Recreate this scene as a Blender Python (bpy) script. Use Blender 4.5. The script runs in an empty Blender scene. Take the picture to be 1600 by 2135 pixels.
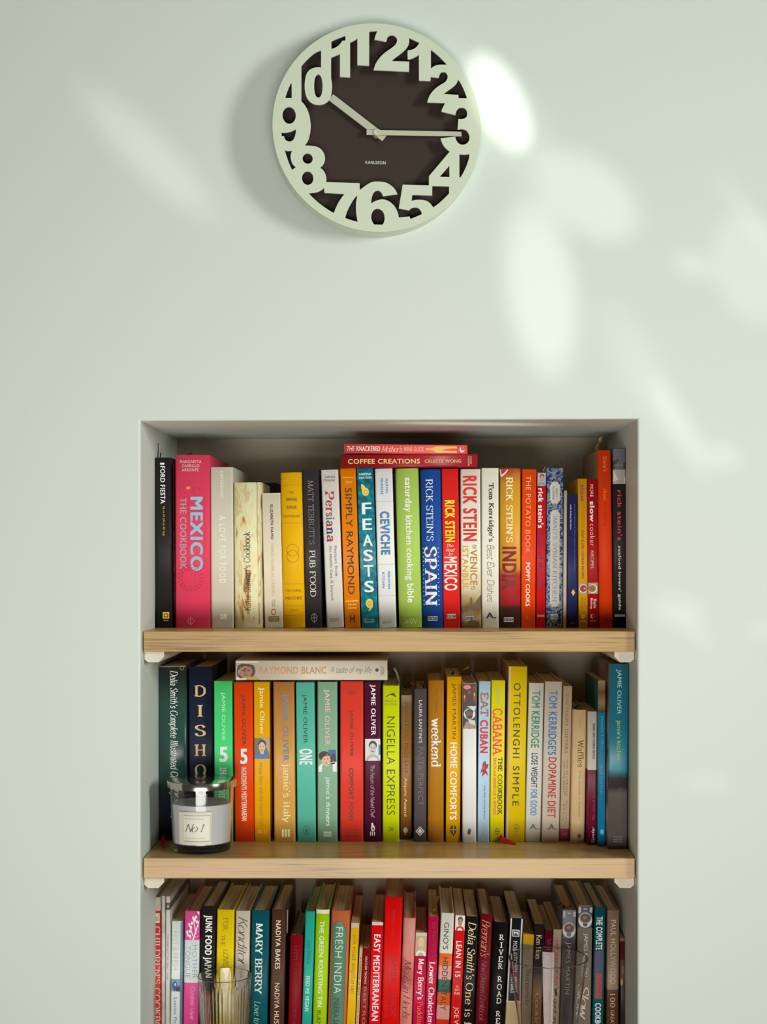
import bpy, bmesh, math, random
from mathutils import Vector, Matrix, Quaternion

# ------------------------------------------------------------------ camera
CZ, CD, F = 1.45, 2.2, 3042.0          # eye height, distance to the wall, focal length in pixels of a 1600 wide frame
VX, VY = 862.0, 1160.0                 # where the optical axis meets the frame
scene = bpy.context.scene
cam_d = bpy.data.cameras.new('camera')
cam = bpy.data.objects.new('camera', cam_d)
scene.collection.objects.link(cam)
cam.location = (0, -CD, CZ)
cam.rotation_euler = (math.pi / 2, 0, 0)
cam_d.sensor_fit = 'HORIZONTAL'
cam_d.sensor_width = 36
cam_d.lens = F / 1600 * 36
cam_d.shift_x = -(VX - 800) / 1600
cam_d.shift_y = (VY - 1067.5) / 1600
cam_d.clip_start = 0.05
scene.camera = cam

# ------------------------------------------------------------------ view, world, lights
vs = scene.view_settings
vs.view_transform = 'Standard'
vs.look = 'None'
vs.gamma = 1
vs.use_curve_mapping = False
vs.exposure = 0.0
scene.cycles.use_denoising = True
scene.cycles.max_bounces = 8
scene.cycles.transmission_bounces = 8
scene.cycles.caustics_reflective = False
scene.cycles.caustics_refractive = True
scene.cycles.blur_glossy = 1.0

world = bpy.data.worlds.new('world')
scene.world = world
world.use_nodes = True
wb = world.node_tree.nodes['Background']
wb.inputs[0].default_value = (1.0, 0.93, 0.80, 1)
wb.inputs[1].default_value = 0.06


def aim(o, target):
    d = Vector(target) - o.location
    o.rotation_euler = d.to_track_quat('-Z', 'Y').to_euler()


def area_light(name, loc, target, sx, sy, power, color, spread=180):
    l = bpy.data.lights.new(name, 'AREA')
    l.shape = 'RECTANGLE'
    l.size, l.size_y = sx, sy
    l.energy = power
    l.color = color
    l.spread = math.radians(spread)
    o = bpy.data.objects.new(name, l)
    scene.collection.objects.link(o)
    o.location = loc
    aim(o, target)
    return o


def on_wall(px, py, y=0.0):
    """The point of the plane at depth y seen at a pixel of the photograph."""
    return Vector(((px - VX) * (CD + y) / F, y, CZ - (py - VY) * (CD + y) / F))


# daylight from the window across the room
area_light('window_daylight', (2.8, -2.15, 2.12), on_wall(420, 800), 0.6, 1.0, 14.5, (0.92, 1.0, 0.96), 84)
# daylight coming in low through the glazed doors behind the camera
area_light('low_daylight', (-0.1, -2.9, 0.5), on_wall(700, 1300), 2.0, 0.8, 16, (1.0, 0.985, 0.93), 92)

# sunlight thrown back onto the wall by shiny things across the room
def glint(px, py, length, width, angle, power, blend=0.9, src=(0.55, -2.6, 1.15), radius=0.02, target=None):
    c = target or on_wall(px, py)
    l = bpy.data.lights.new('sun_glint', 'SPOT')
    l.color = (1.0, 1.0, 0.97)
    l.shadow_soft_size = radius
    l.spot_blend = blend
    o = bpy.data.objects.new('sun_glint', l)
    scene.collection.objects.link(o)
    o.location = src
    d = c - o.location
    q = d.to_track_quat('-Z', 'Y')
    dist = d.length
    k = CD / F
    hl, hw = length * k / 2 / dist, width * k / 2 / dist
    l.spot_size = 2 * math.atan(hl)
    l.energy = power
    o.rotation_euler = (q @ Quaternion((0, 0, 1), -math.radians(angle))).to_euler()
    o.scale = (1, hw / hl, 1)
    return o

GLINTS = [
    # px, py, length, width, angle (down to the right is positive), power, blend
    (312, 322, 440, 125, 42, 60, 1.0),
    (1042, 214, 215, 96, 62, 300, 0.35),
    (1060, 260, 340, 190, 55, 40, 1.0),
    (1225, 408, 300, 185, 35, 66, 0.8),
    (1128, 600, 450, 185, 82, 84, 0.8),
    (1330, 760, 380, 130, 62, 24, 1.0),
    (1445, 552, 120, 64, 20, 46, 1.0),
    (1565, 560, 260, 170, 70, 36, 0.5),
    (1560, 450, 280, 36, 52, 40, 1.0),
    (1420, 890, 300, 62, 58, 52, 0.9),
    (1512, 950, 100, 52, 25, 50, 1.0),
    (1415, 1275, 150, 76, 10, 30, 1.0),
    (1455, 1320, 120, 34, 40, 30, 1.0),
    (1475, 1632, 130, 22, 3, 46, 1.0),
    (1590, 1315, 80, 26, 3, 46, 1.0),
]
for g in GLINTS:
    glint(*g)
# one falls on the alcove's ceiling, just behind its front edge
glint(0, 0, 460, 70, 3, 60, 1.0, (0.2, -0.75, 0.35), 0.02, Vector((on_wall(985, 0).x, 0.065, on_wall(0, 876).z)))

# ------------------------------------------------------------------ helpers
random.seed(7)
COL = scene.collection


def lin(c):
    c = c / 255.0
    return c / 12.92 if c <= 0.04045 else ((c + 0.055) / 1.055) ** 2.4


GAIN = 1.3


def rgb(c, g=None):
    g = GAIN if g is None else g
    return tuple(min(0.9, lin(v) * g) for v in c) + (1.0,)


MATS = {}


def mat(c, rough=0.5, metallic=0.0, spec=0.4, g=None):
    key = (tuple(c), rough, metallic, spec, g)
    if key in MATS:
        return MATS[key]
    m = bpy.data.materials.new('colour')
    m.use_nodes = True
    b = m.node_tree.nodes['Principled BSDF']
    b.inputs['Base Color'].default_value = rgb(c, g)
    b.inputs['Roughness'].default_value = rough
    b.inputs['Metallic'].default_value = metallic
    b.inputs['Specular IOR Level'].default_value = spec
    MATS[key] = m
    return m


def nodes_of(name, rough=0.45):
    m = bpy.data.materials.new(name)
    m.use_nodes = True
    nt = m.node_tree
    b = nt.nodes['Principled BSDF']
    b.inputs['Roughness'].default_value = rough
    b.inputs['Specular IOR Level'].default_value = 0.4
    return m, nt, b


def ramp(nt, stops, interp='LINEAR'):
    r = nt.nodes.new('ShaderNodeValToRGB')
    r.color_ramp.interpolation = interp
    el = r.color_ramp.elements
    while len(el) > 1:
        el.remove(el[-1])
    el[0].position, el[0].color = stops[0][0], rgb(stops[0][1])
    for p, c in stops[1:]:
        e = el.new(p)
        e.color = rgb(c)
    return r


def mottle(stops, scale=60, detail=4, stretch=(1, 1, 1), rough=0.45, distort=0.0):
    """Cover stock printed with a cloudy pattern of colours."""
    m, nt, b = nodes_of('mottled_print', rough)
    tc = nt.nodes.new('ShaderNodeTexCoord')
    mp = nt.nodes.new('ShaderNodeMapping')
    mp.inputs['Scale'].default_value = stretch
    n = nt.nodes.new('ShaderNodeTexNoise')
    n.inputs['Scale'].default_value = scale
    n.inputs['Detail'].default_value = detail
    n.inputs['Distortion'].default_value = distort
    r = ramp(nt, stops)
    nt.links.new(tc.outputs['Object'], mp.inputs['Vector'])
    nt.links.new(mp.outputs['Vector'], n.inputs['Vector'])
    nt.links.new(n.outputs['Fac'], r.inputs['Fac'])
    nt.links.new(r.outputs['Color'], b.inputs['Base Color'])
    return m


def bands(stops, wobble=0.05, scale=40, grain=0.0, interp='LINEAR', rough=0.45):
    """Cover print that changes colour up the height of the spine (0 foot, 1 head)."""
    m, nt, b = nodes_of('banded_print', rough)
    tc = nt.nodes.new('ShaderNodeTexCoord')
    sp = nt.nodes.new('ShaderNodeSeparateXYZ')
    n = nt.nodes.new('ShaderNodeTexNoise')
    n.inputs['Scale'].default_value = scale
    n.inputs['Detail'].default_value = 5
    ma = nt.nodes.new('ShaderNodeMath')
    ma.operation = 'MULTIPLY_ADD'
    ma.inputs[1].default_value = wobble
    sub = nt.nodes.new('ShaderNodeMath')
    sub.operation = 'SUBTRACT'
    sub.inputs[1].default_value = wobble / 2
    r = ramp(nt, stops, interp)
    nt.links.new(tc.outputs['Object'], n.inputs['Vector'])
    nt.links.new(tc.outputs['Generated'], sp.inputs[0])
    nt.links.new(n.outputs['Fac'], ma.inputs[0])
    nt.links.new(sp.outputs['Z'], ma.inputs[2])
    nt.links.new(ma.outputs[0], sub.inputs[0])
    nt.links.new(sub.outputs[0], r.inputs['Fac'])
    nt.links.new(r.outputs['Color'], b.inputs['Base Color'])
    return m


def obj(name, bm, mats, parent=None, smooth=False):
    me = bpy.data.meshes.new(name)
    if smooth:
        for f in bm.faces:
            f.smooth = True
    bm.to_mesh(me)
    if smooth:
        me.set_sharp_from_angle(angle=math.radians(32))
    bm.free()
    for m in (mats if isinstance(mats, (list, tuple)) else [mats]):
        me.materials.append(m)
    o = bpy.data.objects.new(name, me)
    COL.objects.link(o)
    if parent is not None:
        o.parent = parent
    return o


def tag(o, label, cat, group=None):
    o['label'] = label
    o['category'] = cat
    if group:
        o['group'] = group
    return o


def empty(name, loc, rot=(0, 0, 0)):
    o = bpy.data.objects.new(name, None)
    o.empty_display_size = 0.02
    COL.objects.link(o)
    o.location = loc
    o.rotation_euler = rot
    return o


def add_box(bm, x0, x1, y0, y1, z0, z1, mi=0):
    v = [bm.verts.new(p) for p in ((x0, y0, z0), (x1, y0, z0), (x1, y1, z0), (x0, y1, z0),
                                   (x0, y0, z1), (x1, y0, z1), (x1, y1, z1), (x0, y1, z1))]
    for q in ((0, 3, 2, 1), (4, 5, 6, 7), (0, 1, 5, 4), (1, 2, 6, 5), (2, 3, 7, 6), (3, 0, 4, 7)):
        f = bm.faces.new([v[i] for i in q])
        f.material_index = mi
    return v


def box(name, x0, x1, y0, y1, z0, z1, m, parent=None, bevel=0.0):
    bm = bmesh.new()
    add_box(bm, x0, x1, y0, y1, z0, z1)
    if bevel:
        bmesh.ops.bevel(bm, geom=list(bm.edges), offset=bevel, segments=2, profile=0.6, affect='EDGES')
    return obj(name, bm, m, parent)


def lathe(bm, prof, n=64, mi=0, ripple=None, close=True):
    """Turn a list of (radius, z) about the z axis; ripple(angle, radius, z) may change the radius."""
    rings = []
    for r, z in prof:
        ring = []
        for i in range(n):
            a = 2 * math.pi * i / n
            rr = ripple(a, r, z) if ripple else r
            ring.append(bm.verts.new((rr * math.cos(a), rr * math.sin(a), z)))
        rings.append(ring)
    for a, b in zip(rings, rings[1:]):
        for i in range(n):
            f = bm.faces.new((a[i], a[(i + 1) % n], b[(i + 1) % n], b[i]))
            f.material_index = mi
    if close:
        bm.faces.new(list(reversed(rings[0]))).material_index = mi
        bm.faces.new(rings[-1]).material_index = mi
    return rings


# ------------------------------------------------------------------ lettering
# Sans letters come from the built-in font; serif and pen letters from the strokes below.
G = {
 'A': (90, 's 5 0 43 100;s 85 0 45 100;n 20 34 70 34'), 'B': (80, 'l 15 0 15 100;c 15 99 50 98 64 76 50 54 15 52;c 15 52 55 50 72 27 55 2 15 1'),
 'C': (88, 'c 80 78 62 97 42 100 18 84 8 50 18 16 42 0 64 4 82 24'), 'D': (94, 'l 15 0 15 100;c 15 99 50 98 80 78 86 50 80 22 50 2 15 1'),
 'E': (80, 'l 15 0 15 100;n 15 98 70 98;n 70 98 70 76;n 15 52 55 52;n 15 2 72 2;n 72 2 74 24'), 'F': (76, 'l 15 0 15 100;n 15 98 70 98;n 70 98 70 76;n 15 52 54 52'),
 'G': (94, 'c 80 78 62 97 42 100 18 84 8 50 18 16 42 0 64 4 82 18;e 82 12 82 44'), 'H': (95, 'l 15 0 15 100;l 80 0 80 100;n 15 52 80 52'),
 'I': (40, 'l 20 0 20 100'), 'J': (52, 'e 36 25 36 100;c 36 25 32 4 16 -4 2 6'), 'K': (84, 'l 15 0 15 100;e 15 40 68 100;e 34 60 78 0'),
 'L': (74, 'l 15 0 15 100;n 15 2 66 2;n 66 2 68 26'), 'M': (106, 's 12 0 16 100;n 16 100 53 8;n 53 8 90 100;s 94 0 90 100'),
 'N': (96, 's 14 0 14 100;n 14 100 82 0;e 82 0 82 100'), 'O': (97, 'c 48 100 78 85 88 50 78 15 48 0 18 15 8 50 18 85 48 100'),
 'P': (76, 'l 15 0 15 100;c 15 99 52 98 68 74 52 48 15 46'), 'Q': (97, 'c 48 100 78 85 88 50 78 15 48 0 18 15 8 50 18 85 48 100;n 52 18 90 -12'),
 'R': (84, 'l 15 0 15 100;c 15 99 52 98 68 74 52 50 15 48;e 42 48 80 0'), 'S': (76, 'c 68 78 56 96 38 100 18 90 16 72 34 56 56 46 68 28 62 8 40 0 22 4 10 24'),
 'T': (80, 's 40 0 40 98;n 5 98 75 98;n 5 98 5 76;n 75 98 75 76'), 'U': (92, 'e 14 30 14 100;e 78 30 78 100;c 14 30 22 6 46 0 70 6 78 30'),
 'V': (88, 'e 44 0 6 100;e 44 0 82 100'), 'W': (110, 'e 28 0 4 100;n 28 0 54 90;n 54 90 80 0;e 80 0 104 100'),
 'X': (86, 'l 8 0 78 100;l 8 100 80 0'), 'Y': (84, 'e 42 45 6 100;e 42 45 78 100;s 42 0 42 45'), 'Z': (82, 'n 8 98 74 98;n 74 98 8 2;n 8 2 76 2;n 8 98 8 80;n 76 2 78 22'),
 'a': (64, 'c 12 52 28 66 46 62 52 46;n 52 46 52 8;c 52 8 56 0 64 5;c 52 38 30 36 12 24 12 8 26 0 42 6 52 18'),
 'b': (72, 'l 14 0 14 100;c 14 50 34 66 56 58 64 33 56 8 34 0 14 14'), 'c': (62, 'c 56 52 42 66 24 62 9 44 10 20 26 0 44 2 58 16'),
 'd': (72, 'l 58 0 58 100;c 58 50 38 66 16 58 8 33 16 8 38 0 58 14'), 'e': (66, 'n 10 36 60 36;c 60 36 56 58 36 67 16 56 9 33 16 8 38 -1 59 15'),
 'f': (44, 's 20 0 20 76;c 20 76 26 96 42 100 50 90;n 4 64 42 64'),
 'g': (68, 'c 36 66 54 60 56 44 50 28 32 24 14 30 10 46 16 60 36 66;c 18 28 10 14 30 6 54 0 58 -16 40 -29 16 -26 8 -12 22 2;n 50 60 66 66'),
 'h': (72, 'l 14 0 14 100;c 14 46 34 66 52 60 56 44;s 56 0 56 44'), 'i': (32, 'l 16 0 16 66;o 16 88'), 'j': (34, 'e 20 -10 20 66;c 20 -10 14 -26 2 -26;o 20 88'),
 'k': (66, 'l 14 0 14 100;e 14 28 52 66;e 28 42 60 0'), 'l': (32, 'l 16 0 16 100'),
 'm': (102, 'l 14 0 14 66;c 14 46 32 66 46 60 50 44;s 50 0 50 44;c 50 46 68 66 82 60 86 44;s 86 0 86 44'),
 'n': (72, 'l 14 0 14 66;c 14 46 34 66 52 60 56 44;s 56 0 56 44'), 'o': (72, 'c 36 66 58 56 66 33 58 10 36 0 14 10 6 33 14 56 36 66'),
 'p': (72, 'l 14 -28 14 66;c 14 50 34 66 56 58 64 33 56 8 34 0 14 14'), 'q': (72, 'l 58 -28 58 66;c 58 50 38 66 16 58 8 33 16 8 38 0 58 14'),
 'r': (50, 'l 14 0 14 66;c 14 42 28 62 46 62'), 's': (58, 'c 48 50 36 65 22 66 12 54 18 40 40 30 50 16 42 2 26 0 10 14'),
 't': (44, 'n 18 86 18 14;c 18 14 24 0 42 5;n 4 64 38 64'), 'u': (72, 'e 14 18 14 66;c 14 18 20 0 40 4 56 20;l 56 0 56 66'),
 'v': (64, 'e 32 0 6 66;e 32 0 58 66'), 'w': (90, 'e 24 0 4 66;n 24 0 44 60;n 44 60 64 0;e 64 0 84 66'), 'x': (62, 'l 8 0 54 66;l 8 66 56 0'),
 'y': (66, 'e 32 0 6 66;e 32 0 60 66;c 32 0 22 -22 4 -26'), 'z': (60, 'n 8 64 52 64;n 52 64 8 2;n 8 2 54 2'),
 '1': (50, 's 30 0 30 100;n 30 100 10 82'), '5': (70, 'n 58 98 18 98;n 18 98 16 56;c 16 56 36 66 56 56 62 34 54 8 32 0 10 12'),
 '0': (70, 'c 35 100 56 82 62 50 56 18 35 0 14 18 8 50 14 82 35 100'), "'": (24, 'n 13 100 10 74'), '.': (26, 'o 13 5'), ',': (26, 'n 14 6 8 -14'),
 '&': (92, 'c 84 44 66 12 40 0 14 10 14 34 40 54 56 76 46 98 30 96 26 76 46 40 84 0'), '-': (44, 'n 8 36 36 36'), ' ': (40, ''),
}
SKEL = {}


def catmull(p, n=5):
    out = []
    closed = p[0] == p[-1]
    for i in range(len(p) - 1):
        p1, p2 = p[i], p[i + 1]
        p0 = p[i - 1] if i > 0 else (p[-2] if closed else (2 * p1[0] - p2[0], 2 * p1[1] - p2[1]))
        p3 = p[i + 2] if i + 2 < len(p) else (p[1] if closed else (2 * p2[0] - p1[0], 2 * p2[1] - p1[1]))
        for k in range(n):
            t = k / n
            out.append(tuple(0.5 * (2 * b + (c - a) * t + (2 * a - 5 * b + 4 * c - d) * t * t + (3 * b - a - 3 * c + d) * t ** 3)
                             for a, b, c, d in zip(p0, p1, p2, p3)))
    out.append(p[-1])
    return out


def stroke_text(txt, weight, contrast, serif, slant, track=0):
    """(verts, faces) of a word drawn with a broad pen: vertical strokes WEIGHT wide, level strokes WEIGHT*CONTRAST."""
    V, FC = [], []
    x0 = 0.0

    lay = [0]

    def quad(pts):
        i = len(V)
        lay[0] += 1
        V.extend((x, y, lay[0] % 7 * .06) for x, y in pts)
        FC.append(tuple(range(i, i + len(pts))))

    def pen(pts):
        L, R = [], []
        n = len(pts)
        closed = n > 3 and pts[0] == pts[-1]
        for i, (x, y) in enumerate(pts):
            a = pts[i - 1] if i > 0 else (pts[-2] if closed else pts[0])
            b = pts[i + 1] if i < n - 1 else (pts[1] if closed else pts[-1])
            dx, dy = b[0] - a[0], b[1] - a[1]
            l = math.hypot(dx, dy) or 1
            nx, ny = -dy / l, dx / l
            h = 0.5 * math.hypot(weight * nx, weight * contrast * ny)
            L.append((x + nx * h, y + ny * h))
            R.append((x - nx * h, y - ny * h))
        i0 = len(V)
        lay[0] += 1
        for a, b in zip(L, R):
            V.extend(((*a, lay[0] % 7 * .06), (*b, lay[0] % 7 * .06)))
        for i in range(n - 1):
            j = i0 + 2 * i
            FC.append((j, j + 1, j + 3, j + 2))

    for ch in txt:
        w, d = G.get(ch, G['O'])
        for st in d.split(';'):
            if not st:
                continue
            k, *nums = st.split()
            q = [float(v) for v in nums]
            pts = [(x0 + q[i], q[i + 1]) for i in range(0, len(q), 2)]
            if k == 'o':
                r = max(weight * 0.55, 5)
                quad([(pts[0][0] + r * math.cos(t * math.pi / 4), pts[0][1] + r * math.sin(t * math.pi / 4)) for t in range(8)])
                continue
            pen(catmull(pts) if k == 'c' else pts)
            if serif:
                ends = {'l': (0, -1), 's': (0,), 'e': (-1,)}.get(k, ())
                th = max(weight * contrast, 4)
                for e in ends:
                    x, y = pts[e]
                    h = weight / 2 + serif
                    up = ch.islower() and y > 20
                    yy = y if y < 20 else y - th
                    quad([(x - h, yy), (x + (0 if up else h), yy), (x + (0 if up else h), yy + th), (x - h, yy + th)])
        x0 += w + track
    return [(x + slant * y, y, l) for x, y, l in V], FC


STY = {  # sans: (kind, offset, spacing, shear)   pen: (kind, weight, contrast, serif, slant, track)
 'sans': ('f', 0.0, 1.0, 0), 'thin': ('f', -0.012, 1.05, 0), 'bold': ('f', 0.0, 1.08, 0, 0.02), 'black': ('f', 0.0, 1.14, 0, 0.038), 'wide': ('f', 0.0, 1.25, 0, 0.006),
 'ital': ('f', 0.0, 1.0, 0.25),
 'serif': ('p', 13, 0.4, 9, 0, 4), 'serifb': ('p', 20, 0.4, 9, 0, 8), 'serift': ('p', 8, 0.5, 8, 0, 6), 'slab': ('p', 18, 0.75, 11, 0, 12),
 'serifi': ('p', 13, 0.35, 5, 0.22, 0), 'hand': ('p', 6, 0.9, 0, 0.2, -4), 'script': ('p', 9, 0.3, 0, 0.38, -8), 'scriptb': ('p', 13, 0.5, 0, 0.3, -6),
}
TXT = {}


def text_geo(txt, style):
    key = (txt, style)
    if key in TXT:
        return TXT[key]
    s = STY[style]
    if s[0] == 'p':
        V, FC = stroke_text(txt, *s[1:])
    else:
        cu = bpy.data.curves.new('letters', 'FONT')
        cu.body = txt
        cu.size = 1
        cu.offset = s[1]
        cu.space_character = s[2]
        cu.shear = s[3]
        cu.resolution_u = 3
        cu.fill_mode = 'FRONT'
        o = bpy.data.objects.new('letters', cu)
        COL.objects.link(o)
        dg = bpy.context.evaluated_depsgraph_get()
        dg.update()
        me = o.evaluated_get(dg).to_mesh()
        V = [(v.co.x, v.co.y, 0) for v in me.vertices]
        FC = [tuple(p.vertices) for p in me.polygons]
        o.evaluated_get(dg).to_mesh_clear()
        bpy.data.objects.remove(o)
        bpy.data.curves.remove(cu)
    if s[0] == 'f' and len(s) > 4:                 # heavier weights: the word overlaid on itself, shifted a little each way
        e, n = s[4], len(V)
        ring = [(1, .55), (1, -.55), (-1, .55), (-1, -.55)] + ([(0, .6), (0, -.6), (1, 0), (-1, 0)] if e > 0.03 else [])
        V, FC = [(x + e * p, y + e * q, k * .12) for k, (p, q) in enumerate(ring) for x, y, _ in V], [tuple(i + n * k for i in f) for k in range(len(ring)) for f in FC]
    xs, ys = [v[0] for v in V], [v[1] for v in V]
    a, b, c, d = min(xs), max(xs), min(ys), max(ys)
    V = [((x - a) / (b - a or 1), (y - c) / (d - c or 1), l) for x, y, l in V]
    TXT[key] = (V, FC)
    return TXT[key]


# ------------------------------------------------------------------ decals: flat print laid on a surface
# map2(u, y) gives the 3-D point of the surface; u 0..1 across, y a pixel row of the photograph
def print_text(bm, map2, txt, style, mode, u0, u1, y0, y1, mi=0, lift=1):
    V, FC = text_geo(txt, style)
    vs_ = []
    for s, t, l in V:
        if mode == 'd':
            u, y = u0 + t * (u1 - u0), y0 + s * (y1 - y0)
        elif mode == 'u':
            u, y = u1 - t * (u1 - u0), y1 - s * (y1 - y0)
        else:
            u, y = u0 + s * (u1 - u0), y1 - t * (y1 - y0)
        vs_.append(bm.verts.new(map2(u, y, lift + l)))
    for f in FC:
        try:
            bm.faces.new([vs_[i] for i in f]).material_index = mi
        except ValueError:
            pass


def print_poly(bm, map2, pts, mi=0, lift=1):
    bm.faces.new([bm.verts.new(map2(u, y, lift)) for u, y in pts]).material_index = mi


def print_rect(bm, map2, u0, u1, y0, y1, mi=0, lift=1, n=8):
    a = [(bm.verts.new(map2(u0 + (u1 - u0) * i / n, y0, lift)), bm.verts.new(map2(u0 + (u1 - u0) * i / n, y1, lift))) for i in range(n + 1)]
    for p, q in zip(a, a[1:]):
        bm.faces.new((p[0], p[1], q[1], q[0])).material_index = mi


def print_oval(bm, map2, u0, u1, y0, y1, mi=0, lift=1, n=20, ring=0.0):
    uc, yc, ru, ry = (u0 + u1) / 2, (y0 + y1) / 2, (u1 - u0) / 2, (y1 - y0) / 2
    o = [bm.verts.new(map2(uc + ru * math.cos(2 * math.pi * i / n), yc + ry * math.sin(2 * math.pi * i / n), lift)) for i in range(n)]
    if not ring:
        bm.faces.new(o).material_index = mi
        return
    k = 1 - ring
    p = [bm.verts.new(map2(uc + k * ru * math.cos(2 * math.pi * i / n), yc + k * ry * math.sin(2 * math.pi * i / n), lift)) for i in range(n)]
    for i in range(n):
        j = (i + 1) % n
        bm.faces.new((o[i], o[j], p[j], p[i])).material_index = mi


LIFT = 0.00012


def decal(name, map2, items, parent, label=None, rough=0.5, bend=None):
    """items: (shape, colour, ...) printed in order, each a hair above the one before, as ONE mesh."""
    bm = bmesh.new()
    cols = []
    for k, it in enumerate(items):
        sh, c = it[0], it[1]
        if c not in cols:
            cols.append(c)
        mi, lf = cols.index(c), 1 + 0.6 * k
        if sh == 'r':
            print_rect(bm, map2, *it[2:6], mi, lf)
        elif sh == 'o':
            print_oval(bm, map2, *it[2:6], mi, lf)
        elif sh == 'ring':
            print_oval(bm, map2, *it[2:6], mi, lf, 24, it[6])
        elif sh == 'p':
            print_poly(bm, map2, it[2], mi, lf)
        elif sh == 't':
            print_text(bm, map2, it[3], it[2], it[4], *it[5:9], mi, lf)
    if bend:
        bend(bm)
    o = obj(name, bm, [c if isinstance(c, bpy.types.Material) else mat(c, rough) for c in cols], parent)
    if label:
        o['label'] = label
    return o

# ------------------------------------------------------------------ the room
def plaster(name, c):
    m, nt, b = nodes_of(name, 0.55)
    b.inputs['Base Color'].default_value = (*c, 1)
    b.inputs['Specular IOR Level'].default_value = 0.25
    tc = nt.nodes.new('ShaderNodeTexCoord')
    n = nt.nodes.new('ShaderNodeTexNoise')
    n.inputs['Scale'].default_value = 9
    n.inputs['Detail'].default_value = 6
    bu = nt.nodes.new('ShaderNodeBump')
    bu.inputs['Strength'].default_value = 0.06
    bu.inputs['Distance'].default_value = 0.01
    nt.links.new(tc.outputs['Object'], n.inputs['Vector'])
    nt.links.new(n.outputs['Fac'], bu.inputs['Height'])
    nt.links.new(bu.outputs['Normal'], b.inputs['Normal'])
    return m


def oak(name, base, dark, scale=1.0, rough=0.45):
    m, nt, b = nodes_of(name, rough)
    tc = nt.nodes.new('ShaderNodeTexCoord')
    mp = nt.nodes.new('ShaderNodeMapping')
    mp.inputs['Scale'].default_value = (3 * scale, 60 * scale, 260 * scale)
    n = nt.nodes.new('ShaderNodeTexNoise')
    n.inputs['Scale'].default_value = 1.6
    n.inputs['Detail'].default_value = 6
    n.inputs['Roughness'].default_value = 0.62
    n.inputs['Distortion'].default_value = 0.5
    mp2 = nt.nodes.new('ShaderNodeMapping')
    mp2.inputs['Scale'].default_value = (2.5, 14, 14)
    n2 = nt.nodes.new('ShaderNodeTexNoise')
    n2.inputs['Scale'].default_value = 1.5
    n2.inputs['Detail'].default_value = 3
    mx = nt.nodes.new('ShaderNodeMath')
    mx.operation = 'MULTIPLY_ADD'
    mx.inputs[1].default_value = 0.55
    r = ramp(nt, [(0.50, dark), (0.72, base), (0.92, tuple(min(255, int(v * 1.07)) for v in base))])
    L = nt.links.new
    L(tc.outputs['Object'], mp.inputs['Vector'])
    L(tc.outputs['Object'], mp2.inputs['Vector'])
    L(mp.outputs['Vector'], n.inputs['Vector'])
    L(mp2.outputs['Vector'], n2.inputs['Vector'])
    L(n2.outputs['Fac'], mx.inputs[0])
    L(n.outputs['Fac'], mx.inputs[2])
    L(mx.outputs[0], r.inputs['Fac'])
    L(r.outputs['Color'], b.inputs['Base Color'])
    return m


PLASTER = plaster('white_plaster', (0.70, 0.76, 0.71))
ALCOVE = plaster('alcove_back_shade', (0.48, 0.405, 0.32))  # white plaster behind the books, with the recess's shade put into its colour
NX0, NX1 = on_wall(293, 0).x, on_wall(1330, 0).x
NZL, NZR = on_wall(0, 878).z, on_wall(0, 874).z
NZ0, ND = 0.32, 0.345
WX0, WX1, WZ1 = -2.3, 2.5, 2.62


def build_wall():
    bm = bmesh.new()
    P = lambda x, y, z: bm.verts.new((x, y, z))
    o = [P(WX0, 0, 0), P(WX1, 0, 0), P(WX1, 0, WZ1), P(WX0, 0, WZ1)]
    i = [P(NX0, 0, NZ0), P(NX1, 0, NZ0), P(NX1, 0, NZR), P(NX0, 0, NZL)]
    k = [P(NX0, ND, NZ0), P(NX1, ND, NZ0), P(NX1, ND, NZR), P(NX0, ND, NZL)]
    for a in range(4):
        b = (a + 1) % 4
        bm.faces.new((o[a], o[b], i[b], i[a]))
        bm.faces.new((i[a], i[b], k[b], k[a]))
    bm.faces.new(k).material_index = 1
    ed = [e for e in bm.edges if all(v in i for v in e.verts)]
    bmesh.ops.bevel(bm, geom=ed, offset=0.0035, segments=3, profile=0.5, affect='EDGES')
    bmesh.ops.recalc_face_normals(bm, faces=bm.faces)
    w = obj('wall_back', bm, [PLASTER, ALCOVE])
    w['kind'] = 'structure'


build_wall()
fl = box('floor', WX0, WX1, -4.5, 0, -0.05, 0, oak('floor_boards', (170, 130, 88), (120, 85, 55), 0.4))
fl['kind'] = 'structure'
ce = box('ceiling', WX0, WX1, -4.5, 0, WZ1, WZ1 + 0.05, PLASTER)
ce['kind'] = 'structure'
bb = box('baseboard_back', WX0, WX1, -0.016, -0.0005, 0, 0.11, mat((232, 234, 228), 0.4), bevel=0.003)
bb['kind'] = 'structure'

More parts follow.
